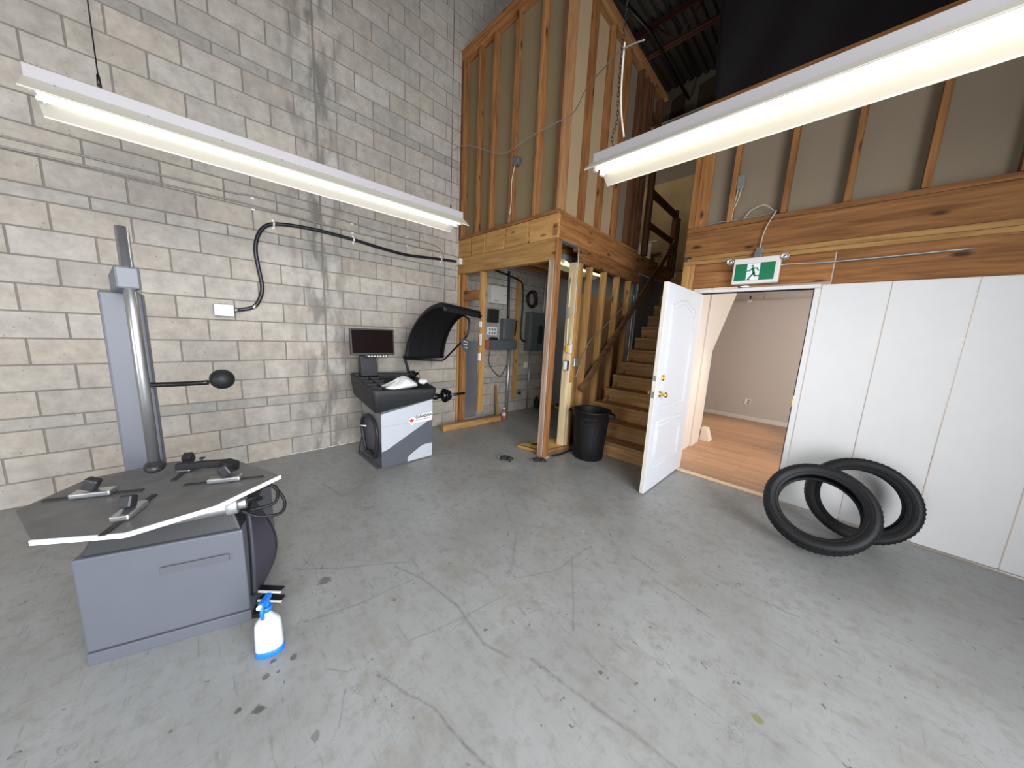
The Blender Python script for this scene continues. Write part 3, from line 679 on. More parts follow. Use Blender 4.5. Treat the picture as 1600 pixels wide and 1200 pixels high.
# ------------------------------------------------------------------ office seen through the door
tag(MB().box(2.90, 6.6, D+.036, 7.75, 0.001, .009).box(1.96, 2.90, 5.47, 7.75, 0.001, .009).build('floor_office', LAM, origin=False), kind='structure')
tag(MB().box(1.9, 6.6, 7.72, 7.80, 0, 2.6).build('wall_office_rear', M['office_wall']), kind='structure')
tag(MB().box(1.96, 6.6, 7.705, 7.72, .009, .085).build('baseboard_office_rear', M['trimwhite'], bevel=.003), kind='structure')
tag(MB().box(2.94, 6.6, D+.105, 7.72, 2.45, 2.50).box(1.93, 2.94, 6.86, 7.72, 2.45, 2.50).build('ceiling_office', plain('office_ceiling', (.6, .57, .53), .8)), kind='structure')
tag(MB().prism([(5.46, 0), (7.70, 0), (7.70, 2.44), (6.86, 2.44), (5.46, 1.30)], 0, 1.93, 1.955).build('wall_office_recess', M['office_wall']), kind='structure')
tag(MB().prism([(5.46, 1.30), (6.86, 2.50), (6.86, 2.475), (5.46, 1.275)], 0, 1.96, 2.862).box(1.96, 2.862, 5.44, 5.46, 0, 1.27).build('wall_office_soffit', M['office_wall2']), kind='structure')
def potlight(x, y, i, lab):
    t = thing('recessed_light', (x, y, 2.43), lab, 'ceiling light', 'recessed lights in the office ceiling')
    MB().lathe([(.055, 2.440), (.075, 2.440), (.075, 2.449), (.055, 2.449), (.055, 2.440)], 24, mat=Matrix.Translation((x, y, 0))).build('trim_ring', M['white'], t)
    MB().cyl((x, y, 2.443), (x, y, 2.449), .054, n=24).build('lens', M['pot'], t)
    l = bpy.data.lights.new('pot_bulb', 'SPOT'); l.energy = 120; l.color = (1, .74, .46); l.spot_size = math.radians(48); l.spot_blend = .7; l.shadow_soft_size = .05
    o = bpy.data.objects.new('pot_bulb', l); COL.objects.link(o); o.location = (x, y, 2.43)
potlight(3.35, 4.95, 0, 'small round recessed ceiling light in the office, nearer the doorway')
potlight(3.0, 6.55, 1, 'small round recessed ceiling light in the office, nearer the far wall')
area('office_fill', (6.3, 6.0, 1.5), (0, math.radians(90), 0), 1.6, 2.4, 74, (1, .95, .90))  # added fill with no window behind it, lifts the office walls
# sprinkler pipe and wall outlet at the far wall
sp = thing('sprinkler_pipe', (3.6, 7.62, 2.3), 'thin cream sprinkler pipe running along the top of the office rear wall', 'pipe')
MB().cyl((2.3, 7.62, 2.33), (6.5, 7.62, 2.33), .013, n=12).build('pipe', M['trimwhite'], sp)
MB().cyl((2.92, 7.62, 2.33), (2.92, 7.62, 2.39), .012, n=12).sphere((2.92, 7.62, 2.395), .018, 10).build('sprinkler_head', M['black_metal'], sp)
MB().cyl((2.92, 7.60, 2.315), (2.92, 7.64, 2.315), .03, n=16).build('coupling', M['trimwhite'], sp); box('hanger', M['zinc'], sp, (3.12, 3.135), (7.61, 7.63), (2.33, 2.449), bevel=0)
ol = thing('wall_outlet', (3.13, 7.716, .32), 'white wall outlet low on the rear wall of the office', 'outlet')
box('cover_plate', M['white'], ol, (3.085, 3.175), (7.709, 7.72), (.32, .43)); box('socket', M['greycable'], ol, (3.135, 3.165), (7.704, 7.709), (.335, .372)); box('socket', M['greycable'], ol, (3.135, 3.165), (7.704, 7.709), (.382, .417))
# cream plinth block at the end of the side wall
pb = MB(); pb.add([(2.94, 5.42, .009), (3.07, 5.42, .009), (3.07, 5.62, .009), (2.94, 5.62, .009), (2.945, 5.45, .21), (3.02, 5.45, .21), (3.02, 5.56, .21), (2.945, 5.56, .21)], [(3,2,1,0),(4,5,6,7),(0,1,5,4),(1,2,6,5),(2,3,7,6),(3,0,4,7)])
tag(pb.build('plinth_block', M['trimwhite'], bevel=.004), 'cream tapered block on the office floor at the end of the side wall', 'block')
#PART2
# ------------------------------------------------------------------ fluorescent fixtures
def fixture(loc, along, length, label, tube_m, power_mat=None, cover=True, group='hanging fluorescent strip lights'):
    """strip light: local x runs along the tubes; z=0 is the lip of the reflector"""
    t = thing('strip_light', loc, label, 'light fixture', group, rz=along)
    B = Vector(loc); L_ = length
    def pr(poly, name, m_, **k):
        return MB().prism([(p[0]+B.y, p[1]+B.z) for p in poly], 0, B.x, B.x+L_).build(name, m_, t, **k)
    # reflector: two sloping wings with thickness
    for s in (-1, 1):
        wing = pr([(s*.066, .085), (s*.160, .008), (s*.162, 0), (s*.158, -.001), (s*.155, .006), (s*.062, .081)], 'reflector_wing', M['sheath'])
    pr([(-.062, .082), (.062, .082), (.062, .145), (-.062, .145)], 'ballast_housing', M['sheath_out'], bevel=.003)
    for s in (-1, 1):
        MB().cyl((B.x+.03, B.y+s*.042, B.z+.052), (B.x+L_-.03, B.y+s*.042, B.z+.052), .0165, n=16).build('fluorescent_tube', tube_m, t)
        for xe in (.008, L_-.03): box('lamp_holder', M['white'], t, (B.x+xe, B.x+xe+.022), (B.y+s*.042-.018, B.y+s*.042+.018), (B.z+.028, B.z+.082))
    x = .25
    while x < L_:
        MB().cyl((B.x+x, B.y+.0705, B.z+.082), (B.x+x, B.y+.077, B.z+.062), .004, n=8).build('reflector_screw', M['zinc'], wing); x += .3
    return t
FA = fixture((1.418, 1.96, 2.50), -PI/2-.035, 2.44, 'hanging fluorescent strip light running along the block wall above the wheel balancer', M['tube_cool'])
FB = fixture((2.80, 2.20, 2.66), 0, 2.44, 'hanging fluorescent strip light at upper right, in front of the stairs and office wall', M['tube_warm'])
FC = fixture((1.44, 3.58, 2.43), PI/2+.03, 1.22, 'small yellowish lit strip light under the mezzanine floor behind the corner post', M['tube_yellow'])
def chain(pts, name, label, r=.0028):
    """real links"""
    t = MB(); P = [Vector(p) for p in pts]; P = spline(P, 6); k = 0; acc = 0
    L = [0]
    for a, b in zip(P, P[1:]): L.append(L[-1]+(b-a).length)
    s = 0
    while s < L[-1]:
        i = max(j for j in range(len(L)-1) if L[j] <= s); d = (P[i+1]-P[i]).normalized(); c = P[i]+d*(s-L[i])
        x = d.cross(Vector((1,.3,.2))).normalized()
        if k % 2: x = d.cross(x)
        ring = [c+d*(.015*math.cos(a))+x*(.007*math.sin(a)) for a in [2*PI*q/10 for q in range(11)]]
        t.tube(ring, r*.8, n=5, caps=False); s += .024; k += 1
    return tag(t.build(name, M['black_metal']), label, 'chain', 'chains holding the strip lights')
chain([(2.93, 2.20, 2.806), (2.94, 2.14, 2.86), (2.99, 2.10, 2.92), (3.0, 2.08, 2.98), (3.01, 2.05, 3.1), (3.03, 2.02, 3.4), (3.05, 2.0, 3.8), (3.08, 1.95, 5.0), (3.10, 1.9, 6.48)], 'hanging_chain', 'dark link chain at the near end of the right strip light, rising to the roof')
chain([(5.0, 2.20, 2.806), (5.0, 2.1, 3.6), (5.02, 1.9, 6.48)], 'hanging_chain', 'dark link chain at the far right end of the right strip light')
for y, lab in ((1.86, 'thin dark wire with a clamp holding the left strip light at its mezzanine end'), (-.25, 'thin dark wire holding the left strip light at its near end')):
    h = thing('hanging_wire', (1.41, y, 2.646), lab, 'wire')
    MB().cyl((1.41, y, 2.70), (1.41, y+.01, 6.95), .0028, n=6).build('wire', M['black_metal'], h)
    MB().cyl((1.41, y, 2.646), (1.41, y, 2.70), .009, .006, n=10).build('clamp', M['black_metal'], h)

# ------------------------------------------------------------------ cables
def cab(name, pts, r, m_, label, cat='cable', sub=8, n=8, **k):
    return tag(MB().tube(pts, r, n=n, sub=sub).build(name, m_, **k), label, cat)
cab('cable', [(.03, 2.80, 4.0), (.08, 2.83, 4.04), (.31, 2.89, 4.0), (.86, 2.90, 3.73), (1.09, 2.91, 3.69), (1.3, 2.9, 3.71), (1.60, 2.88, 3.71), (1.9, 2.86, 3.69), (2.1, 2.80, 3.66), (2.4, 2.55, 3.60), (2.75, 2.25, 3.42), (3.0, 2.05, 3.30), (3.04, 2.02, 3.27), (3.10, 2.01, 3.255), (3.18, 2.0, 3.23)], .0045, M['greycable'], 'thin grey cable swagged across the upper mezzanine studs to the chain of the right light')
cab('cable', [(3.035, 2.03, 3.31), (3.032, 2.035, 3.2), (3.03, 2.05, 3.05), (3.035, 2.07, 2.93), (3.04, 2.12, 2.82)], .006, M['cable'], 'pale cable dropping beside the chain to the right strip light')
bc = thing('black_conduit', (.03, 1.4, 1.6), 'thick black flexible conduit curving across the block wall from a metal box', 'conduit')
bp = [(.315,1.60),(.438,1.64),(.500,1.74),(.522,1.857),(.506,2.015),(.491,2.187),(.510,2.312),(.560,2.418),(.653,2.484),(.858,2.514),(1.099,2.52),(1.423,2.506),(1.724,2.48),(2.085,2.462),(2.496,2.495),(2.90,2.522)]
MB().tube([(.024, y, z) for y, z in bp], .018, n=14, sub=8).build('conduit', M['blackcable'], bc)
def clip(y, z, ang, p, m_=M['white'], r=.021):
    T = Matrix.Translation((.022, y, z)) @ Matrix.Rotation(ang, 4, 'X')
    mb = MB(); mb.lathe([(r, -.008), (r+.003, -.008), (r+.003, .008), (r, .008), (r, -.008)], 16, mat=T)
    for s in (-1, 1): mb.box(-.021, -.016, s*(r+.012)-.012, s*(r+.012)+.012, -.009, .009, mat=T)
    mb.build('clip', m_, p)
for y, z, a in ((.445, 1.645, 1.0), (.655, 2.484, PI/2), (1.425, 2.506, PI/2), (2.62, 2.502, PI/2)): clip(y, z, a, bc)
jb = thing('junction_box', (.03, .2, 1.54), 'galvanised metal junction box on the block wall at the end of the thick black conduit', 'electrical box')
box('box_body', M['zinc'], jb, (.001, .055), (.14, .285), (1.535, 1.645)); MB().cyl((.026, .285, 1.598), (.026, .318, 1.60), .022, n=12).build('conduit_fitting', M['steel'], jb)
for i, (pp, lab) in enumerate((([(.294,2.688),(.48,2.706),(.711,2.708),(1.106,2.703),(1.409,2.695),(1.727,2.675),(2.087,2.677),(2.40,2.684),(2.58,2.660),(2.665,2.58),(2.69,2.47),(2.70,2.2),(2.70,1.90)], 'upper of two thin grey conduits on the block wall, turning down behind the wheel balancer'), ([(.289,2.619),(.488,2.618),(.705,2.611),(1.102,2.600),(1.406,2.595),(1.726,2.595),(2.086,2.598),(2.40,2.60),(2.6,2.605)], 'lower of two thin grey conduits running level along the block wall'))):
    t = thing('thin_conduit', (.012, 1.4, 1.9 if i == 0 else 2.6), lab, 'conduit', 'thin conduits on the block wall')
    pp = [(-1.5, pp[0][1]-.03), (-.6, pp[0][1]-.01)] + pp
    MB().tube([(.010, y, z) for y, z in pp], .0075, n=8, sub=5).build('conduit', M['greycable'], t)
    for y in (.50, 1.42, 2.10): box('strap', M['white'], t, (.001, .012), (y-.012, y+.012), (pp[5][1]-.026, pp[5][1]-.010), bevel=0)
jb2 = tag(MB().box(-.0, .12, Y0-.05, Y0-.001, 2.47, 2.56).build('junction_box', M['cream'], bevel=.006), 'small cream plastic junction box on the corner of the mezzanine beam', 'electrical box')
# socket box with cable on the upper front studs
t = thing('socket_box', (1.14, 2.97, 3.48), 'dark round electrical box with cream cable between the upper front studs', 'electrical box')
MB().cyl((1.145, 2.935, 3.58), (1.145, 3.0, 3.58), .05, n=12).build('box_body', M['panel_grey'], t, bevel=.004); MB().tube([(1.15, 2.94, 3.53), (1.11, 2.935, 3.35), (1.115, 2.935, 3.1), (1.08, 2.935, 2.875)], .006, n=8, sub=6).build('cable', M['cable'], t)
t = thing('switch_box', (3.30, 3.99, 2.86), 'grey electrical box with two cream cables in the office loft wall', 'electrical box')
box('box_body', M['zinc'], t, (3.290, 3.345), (3.955, 4.01), (3.02, 3.15)); MB().tube([(3.30, 3.98, 3.02), (3.29, 3.97, 2.88), (3.285, 3.96, 2.725)], .006, n=8, sub=6).build('cable', M['cable'], t); MB().tube([(3.33, 3.97, 3.02), (3.32, 3.96, 2.93), (3.30, 3.955, 2.85)], .006, n=8, sub=6).build('cable', M['cable'], t)
cab('cable', [(3.38, 4.0, 2.725), (3.43, 3.99, 2.80), (3.52, 3.98, 2.83), (3.57, 3.985, 2.81), (3.62, 3.975, 2.76), (3.64, 3.94, 2.745), (3.64, 3.93, 2.728), (3.60, 3.925, 2.634), (3.575, 3.925, 2.53), (3.57, 3.92, 2.42)], .0055, M['cable'], 'cream cable looping down from the loft wall to the exit sign')
cab('cable', [(3.0, 3.96, 2.73), (3.2, 3.955, 2.735), (3.5, 3.96, 2.728), (3.62, 3.96, 2.745)], .004, M['greycable'], 'thin grey cable lying along the bottom plate of the office loft wall')

# ------------------------------------------------------------------ exit sign
es = thing('exit_sign', (3.57, 3.86, 2.09), 'white and green running-man exit sign with two small spot lamps, above the office door', 'sign')
sx0, sx1, sz0, sz1, sy = 3.388, 3.752, 2.090, 2.330, 3.862
MB().box(sx0, sx1, sy, 3.928, sz0, sz1).build('sign_housing', M['signwhite'], es, bevel=.010, seg=3)
box('green_panel', M['green'], es, (sx0+.020, sx1-.034), (sy-.0025, sy+.001), (sz0+.028, sz1-.055), bevel=0)
wx0, wx1 = 3.505, 3.605; wz0, wz1 = sz0+.030, sz1-.057
box('white_panel', M['labelwhite'], es, (wx0, wx1), (sy-.0045, sy-.0026), (wz0, wz1), bevel=0)
def fig(u, v): return (wx0 + u*(wx1-wx0), wz0 + v*(wz1-wz0))
mb = MB(); y0_, y1_ = sy-.0062, sy-.0046
def limb(p, q, r0, r1):
    a, b = Vector(fig(*p)), Vector(fig(*q)); d = (b-a).normalized(); n_ = Vector((-d.y, d.x)); pts = []
    for i in range(7): th = PI*i/6; pts.append(a + n_*r0*math.cos(th) - d*r0*math.sin(th))
    for i in range(7): th = PI*i/6; pts.append(b - n_*r1*math.cos(th) + d*r1*math.sin(th))
    mb.prism([tuple(p) for p in pts], 1, y0_, y1_)
hx, hz = fig(.42, .84); mb.prism([(hx+.0095*math.cos(a*PI/9), hz+.0095*math.sin(a*PI/9)) for a in range(18)], 1, y0_, y1_)
limb((.46, .70), (.60, .38), .010, .0085); limb((.44, .70), (.24, .58), .0055, .005); limb((.24, .58), (.02, .55), .005, .0045)
limb((.50, .71), (.78, .70), .0055, .005); limb((.78, .70), (.92, .55), .005, .0045); limb((.56, .40), (.36, .22), .0075, .006); limb((.36, .22), (.18, .06), .006, .006); limb((.18, .04), (.32, .03), .004, .004)
limb((.62, .38), (.68, .24), .0075, .006); limb((.68, .24), (1.02, .24), .006, .0055)
mb.build('running_figure', M['green'], es)
def spot(x, z):
    T = Matrix.Translation((x, 3.862, z)) @ Matrix.Rotation(PI/2, 4, 'X')
    p = MB().lathe([(0, -.03), (.02, -.03), (.027, 0), (.030, .006), (.030, .010), (.026, .009), (.022, .003), (.012, .0), (.010, .006), (0, .008)], 24, mat=T).build('spot_lamp', M['steel'], es)
spot(3.358, 2.305); spot(3.776, 2.310)
mb = MB().bar((3.558, 3.90, 2.33), (3.572, 3.925, 2.425), .055, .018, up=(0,1,0)); mb.build('mounting_bracket', M['zinc'], es, bevel=.003)
MB().tube([(3.74, 3.90, 2.245), (3.85, 3.925, 2.25), (4.1, 3.935, 2.24), (4.8, 3.94, 2.25)], .007, n=8, sub=6).build('feed_cable', M['zinc'], es)

# ------------------------------------------------------------------ electrical gear on the block wall under the mezzanine
def wallbox(name, y, z, d, m_, label, cat='electrical box', bevel=.004, x0=.002): return tag(MB().box(x0, x0+d, y[0], y[1], z[0], z[1]).build(name, m_, bevel=bevel), label, cat)
t = thing('alarm_cabinet', (.06, 3.75, 1.98), 'cream metal cabinet with a keyhole high on the wall under the mezzanine', 'cabinet')
box('cabinet_body', M['panel_white'], t, (.002, .09), (3.55, 3.90), (1.98, 2.27)); box('cabinet_door', M['panel_white'], t, (.0905, .096), (3.555, 3.895), (1.985, 2.265)); MB().cyl((.096, 3.86, 2.13), (.10, 3.86, 2.13), .009, n=12).build('keyhole', M['black_metal'], t); box('name_strip', M['greycable'], t, (.0962, .0975), (3.59, 3.70), (2.015, 2.03), bevel=0)
wallbox('black_control_box', (3.54, 3.75), (1.66, 1.88), .07, M['black_plastic'], 'black square control box below the cream cabinet')
t = thing('keypad_panel', (.03, 3.65, 1.44), 'white panel with six square buttons below the black control box', 'control panel')
box('panel_body', M['white'], t, (.002, .04), (3.535, 3.745), (1.445, 1.585))
for i in range(3):
    for k in range(2): box('button', M['greycable'], t, (.0405, .044), (3.56+i*.058, 3.60+i*.058), (1.462+k*.058, 1.502+k*.058), bevel=0)
wallbox('wiring_trough', (3.57, 4.18), (1.20, 1.365), .12, M['panel_grey'], 'long grey metal wiring trough below the switch box')
wallbox('cable_bundle_block', (3.60, 3.74), (1.366, 1.41), .08, M['black_plastic'], 'small black adapter lying on the grey wiring trough')
wallbox('red_module', (3.50, 3.565), (1.20, 1.36), .06, M['redlabel'], 'small red module beside the left end of the wiring trough')
t = thing('disconnect_switch', (.06, 3.98, 1.38), 'grey safety switch box with a side lever above the wiring trough', 'switch box')
box('switch_body', M['panel_grey'], t, (.002, .10), (3.84, 4.10), (1.372, 1.74)); box('switch_cover', M['panel_grey'], t, (.101, .112), (3.86, 4.08), (1.39, 1.72)); MB().bar((.11, 4.12, 1.45), (.11, 4.15, 1.70), .014, .02).sphere((.11, 4.15, 1.71), .018, 10).build('lever', M['black_plastic'], t)
t = thing('breaker_panel', (.06, 4.75, 1.18), 'large dark grey breaker panel with conduits on the far part of the block wall', 'breaker panel')
box('panel_body', M['panel_grey'], t, (.002, .13), (4.48, 5.04), (1.18, 1.90)); box('panel_door', M['panel_grey'], t, (.131, .142), (4.51, 5.01), (1.21, 1.87)); box('breaker_row', M['ink'], t, (.1425, .150), (4.72, 4.84), (1.32, 1.66), bevel=0); box('label_sheet', M['greycable'], t, (.1425, .144), (4.90, 4.97), (1.3, 1.62), bevel=0)
def cond(pts, r, m_, label, sub=6): return cab('electrical_conduit', pts, r, m_, label, 'conduit', sub=sub)
cond([(.06, 4.05, 1.195), (.05, 4.05, .6), (.05, 4.05, .0)], .030, M['zinc'], 'grey vertical conduit from the wiring trough down to the floor', 1)
cond([(.05, 4.62, 1.175), (.05, 4.62, .0)], .014, M['zinc'], 'thin vertical conduit from the breaker panel to the floor', 1)
cond([(.06, 3.99, 1.75), (.06, 3.97, 2.2), (.06, 3.96, 2.55)], .020, M['blackcable'], 'black conduit rising from the safety switch to the joists')
cond([(.05, 4.46, 1.35), (.045, 4.40, 1.37), (.04, 4.35, 1.48), (.04, 4.36, 2.0), (.04, 4.34, 2.32), (.05, 4.2, 2.44), (.06, 3.6, 2.52)], .016, M['blackcable'], 'black conduit curving from the breaker panel up beside the timber post')
cond([(.05, 4.95, 1.90), (.05, 4.95, 2.55)], .012, M['cable'], 'thin pale conduit rising from the breaker panel')
t = thing('wall_timber', (.05, 4.23, .25), 'single timber stud fixed to the block wall beside the safety switch', 'timber'); box('stud', pine[2], t, (.002, .042), (4.20, 4.30), (.26, 2.50))
mb = MB(); R = random.Random(9)
for k in range(9):
    a0 = R.uniform(0, 6); ry, rz = .13+R.uniform(-.03, .03), .14+R.uniform(-.035, .035); cx_ = .05+.012*k*.6
    mb.tube([(cx_+.01*math.sin(3*a), 4.56+ry*math.cos(a+a0), 2.14+rz*math.sin(a+a0)) for a in [2*PI*i/20 for i in range(21)]], .006, n=6, caps=False)
tag(mb.build('cable_coil', M['blackcable']), 'coil of black cable hung on the wall above the breaker panel', 'cable')
cab('cable', [(.1, 3.55, 1.20), (.05, 3.58, .98), (.04, 3.72, .80), (.04, 3.86, .72), (.04, 3.95, .80), (.05, 4.02, .92)], .006, M['blackcable'], 'loose black cable sagging below the wiring trough')
t = thing('wall_socket', (.03, 4.36, .34), 'small socket with a black plug low on the block wall', 'outlet'); box('plate', M['zinc'], t, (.002, .03), (4.33, 4.43), (.34, .43)); box('plug', M['black_plastic'], t, (.031, .06), (4.35, 4.41), (.33, .38))
wallbox('small_socket', (4.50, 4.58), (.84, .95), .05, M['cream'], 'small cream outlet box on the thin conduit below the breaker panel', 'outlet')
# switches on the studs
def onstud(name, x, y, z, s, m_, label, cat='switch'): return tag(MB().box(x[0], x[1], y[0], y[1], z[0], z[1]).build(name, m_, bevel=.003), label, cat)
onstud('stud_switch', (.575, .615), (2.918, 2.939), (1.56, 1.64), 0, M['white'], 'small white sensor on the mezzanine stud, highest of three')
onstud('stud_switch', (.585, .620), (2.918, 2.939), (1.30, 1.47), 0, M['white'], 'tall narrow white bracket on the mezzanine stud, middle of three')
onstud('stud_switch', (.565, .610), (2.918, 2.939), (1.08, 1.19), 0, M['white'], 'white light switch on the mezzanine stud, lowest of three')
t = thing('light_switch', (1.81, 3.36, 1.06), 'white light switch in a black box on the pale doorway stud beside the bin', 'switch')
box('switch_box', M['black_plastic'], t, (1.790, 1.850), (3.355, 3.39), (1.065, 1.185)); box('switch_plate', M['white'], t, (1.787, 1.842), (3.347, 3.354), (1.070, 1.180)); box('toggle', M['white'], t, (1.808, 1.820), (3.339, 3.347), (1.11, 1.14), bevel=0)
t = thing('cable_box', (1.84, 3.37, 1.28), 'yellow and cream electrical box on the doorway stud above the light switch', 'electrical box')
box('yellow_part', M['yellow'], t, (1.795, 1.845), (3.36, 3.395), (1.295, 1.385)); box('cream_part', M['cream'], t, (1.846, 1.878), (3.36, 3.395), (1.285, 1.40))
t = thing('metal_box', (1.86, 3.52, 1.10), 'grey metal outlet box on the studs just right of the light switch', 'electrical box'); box('box_body', M['zinc'], t, (1.862, 1.895), (3.44, 3.52), (1.115, 1.225)); box('box_cover', M['zinc'], t, (1.8955, 1.899), (3.445, 3.515), (1.12, 1.22), bevel=0)
cab('cable', [(1.83, 3.378, 1.40), (1.87, 3.37, 1.62), (1.885, 3.365, 2.0), (1.885, 3.365, 2.45), (1.87, 3.37, 2.555)], .006, M['cable'], 'cream cable running down the doorway stud to the yellow box')
cab('cable', [(1.80, 3.378, 1.40), (1.79, 3.375, 1.7), (1.79, 3.375, 2.15)], .008, M['cream'], 'white trunking on the doorway stud behind the cream cable', sub=2)
tag(MB().box(1.765, 1.80, 3.355, 3.385, 1.72, 1.86).build('cable_bracket', M['zinc'], bevel=.004), 'small galvanised bracket beside the white trunking on the doorway stud', 'bracket')
cab('cable', [(1.872, 3.53, .97), (1.865, 3.78, 1.42), (1.86, 4.0, 1.55), (1.85, 4.4, 1.80), (1.84, 4.75, 2.0)], .006, M['greycable'], 'thin conduit climbing diagonally between the studs beside the stairs', sub=3)

# ------------------------------------------------------------------ wheel balancer
wb = thing('wheel_balancer', (.74, 1.6, 0), 'black and grey wheel balancer with raised hood and monitor, beside the block wall', 'wheel balancer')
CX0, CX1, CY0, CY1 = .46, 1.02, 1.305, 1.905
# cabinet: top slopes up to the back and to the right
def ztop(x, y): return .605 + (1.02-x)*.20 + (y-1.305)*.165
mb = MB(); mb.add([(CX0, CY0, .012), (CX1, CY0, .012), (CX1, CY1, .012), (CX0, CY1, .012), (CX0, CY0, ztop(CX0, CY0)+.02), (CX1, CY0, ztop(CX1, CY0)+.02), (CX1, CY1, ztop(CX1, CY1)+.02), (CX0, CY1, ztop(CX0, CY1)+.02)],
    [(3,2,1,0),(4,5,6,7),(0,1,5,4),(1,2,6,5),(2,3,7,6),(3,0,4,7)])
mb.build('cabinet', M['dark_grey'], wb, bevel=.004)
box('base_plate', M['dark_grey'], wb, (.40, 1.01), (1.262, 1.90), (0, .012))
def skin(poly, name, m_): return MB().prism(poly, 0, CX1+.0002, CX1+.0022).build(name, m_, wb)
skin([(CY0+.001, .195), (1.345, .20), (1.38, .215), (CY1-.008, .475), (CY1-.001, .50), (CY1-.001, .70), (CY0+.001, .605)], 'light_panel', M['light_grey'])
skin([(1.595, .015), (1.595, .060), (1.62, .085), (1.75, .160), (1.80, .175), (CY1-.002, .175), (CY1-.002, .015)], 'light_panel', M['light_grey'])
MB().prism([(CX1-.002, .25), (CX1-.002, .60), (.50, .70), (.50, .56), (.62, .50), (.85, .48)], 1, CY0-.0022, CY0-.0002).build('side_panel', plain('powder_coat_mid_grey', (.23, .24, .25), .42), wb)
MB().box(CX1+.0023, CX1+.0028, 1.32, 1.66, .4645, .466).build('panel_seam', M['dark_grey'], wb)
# sticker with leaf and lettering on the front panel (+x face)
X1 = CX1+.0024
pl_ = [(1.622, .500), (1.642, .525), (1.662, .512), (1.690, .530), (1.896, .555), (1.897, .455), (1.690, .455), (1.665, .448), (1.648, .430), (1.630, .452), (1.608, .475)]
sticker = MB().prism(pl_, 0, X1, X1+.001).build('logo_sticker', M['labelwhite'], wb)
leaf = [(0,1),(.14,.72),(.30,.80),(.22,.40),(.46,.62),(.52,.48),(.80,.52),(.68,.28),(.80,.18),(.42,-.10),(.46,-.28),(.06,-.22),(.05,-.62),(-.05,-.62),(-.06,-.22),(-.46,-.28),(-.42,-.10),(-.80,.18),(-.68,.28),(-.80,.52),(-.52,.48),(-.46,.62),(-.22,.40),(-.30,.80),(-.14,.72)]
MB().prism([(1.645+.036*a, .478+.036*b) for a, b in leaf], 0, X1+.001, X1+.0016).build('maple_leaf', M['leafred'], sticker)
def lettering(s, cap, y0, y1, z, bold):
    me = text_mesh(s, 1.0, bold); xs = [v.co.x for v in me.vertices]; ys = [v.co.y for v in me.vertices]
    for v in me.vertices:
        a = (v.co.x-min(xs))/(max(xs)-min(xs)); b = (v.co.y-min(ys))/(max(ys)-min(ys)); y = y0+a*(y1-y0)
        v.co = Vector((X1+.0012+(.0008 if v.co.z > 0 else 0), y, z+b*cap+.04*(y-y0)))-Vector(sticker['_base'])
    o = bpy.data.objects.new('lettering', me); me.materials.clear(); me.materials.append(M['ink']); COL.objects.link(o); o.parent = sticker
lettering('CANADIAN', .034, 1.690, 1.893, .500, .045); lettering('AUTO EQUIPMENT LTD', .016, 1.690, 1.885, .472, .02)
# tray
def tray_ring(ix, z_of, r=.055, x0=.355, x1=1.055, y0=1.215, y1=1.955):
    pts = []; x0 += ix; x1 -= ix; y0 += ix; y1 -= ix; r = max(.012, r-ix)
    for (cx, cy, a0) in ((x1-r, y1-r, 0), (x0+r, y1-r, PI/2), (x0+r, y0+r, PI), (x1-r, y0+r, 3*PI/2)):
        for i in range(7):
            a = a0+PI/2*i/6; x, y = cx+r*math.cos(a), cy+r*math.sin(a); pts.append(Vector((x, y, z_of(x, y))))
    return pts
def zb(x, y): return .610 + (1.055-x)*.15 + (y-1.215)*.12
def ztp(x, y): return .862 + (1.055-x)*.145 - (y-1.215)*.055
mb = MB(); mb.loft([tray_ring(.045, zb), tray_ring(.030, lambda x, y: zb(x, y)+.010), tray_ring(.004, lambda x, y: ztp(x, y)-.05), tray_ring(0, ztp), tray_ring(.006, lambda x, y: ztp(x, y)+.006), tray_ring(.020, lambda x, y: ztp(x, y)+.004), tray_ring(.026, lambda x, y: ztp(x, y)-.01), tray_ring(.034, lambda x, y: ztp(x, y)-.062)], smooth=True)
tray_ = mb.build('weight_tray', M['tray_plastic'], wb)
# dividers: a row of bins along the monitor side, a lengthwise rib
def zt_(x, y): return ztp(x, y)-.004
def div(a, b, w=.010):
    mb = MB(); a = Vector(a); b = Vector(b); d = (b-a).normalized(); n_ = Vector((-d.y, d.x))*w/2
    P = [a+n_, b+n_, b-n_, a-n_]; vs = [(p.x, p.y, ztp(p.x, p.y)-.060) for p in P]+[(p.x, p.y, zt_(p.x, p.y)) for p in P]
    mb.add(vs, [(3,2,1,0),(4,5,6,7),(0,1,5,4),(1,2,6,5),(2,3,7,6),(3,0,4,7)]); mb.build('tray_divider', M['tray_plastic'], tray_)
div((.40, 1.375), (1.02, 1.375)); div((.40, 1.50), (1.02, 1.50))
for x in (.52, .645, .77, .895): div((x, 1.245), (x, 1.495))
# shaft and cone
ax, az = .80, .672
sh = MB(); sh.cyl((ax, 1.94, az), (ax, 2.0, az), .045).cyl((ax, 2.0, az), (ax, 2.17, az), .030).cyl((ax, 2.06, az), (ax, 2.10, az), .040); sh.build('spindle', M['black_metal'], wb)
cp = MB().cyl((ax, 2.17, az), (ax, 2.20, az), .045, .06).cyl((ax, 2.20, az), (ax, 2.225, az), .088, n=32).cyl((ax, 2.225, az), (ax, 2.25, az), .070, n=32).cyl((ax, 2.25, az), (ax, 2.285, az), .078, .06, n=32); cp.build('flange', M['gloss_black'], wb, bevel=.004)
MB().cyl((ax, 2.286, az), (ax, 2.292, az), .055, n=28).build('flange_ring', M['steel'], wb)
MB().cyl((ax, 2.29, az), (ax, 2.52, az), .0175, n=18).build('threaded_shaft', M['black_metal'], wb)
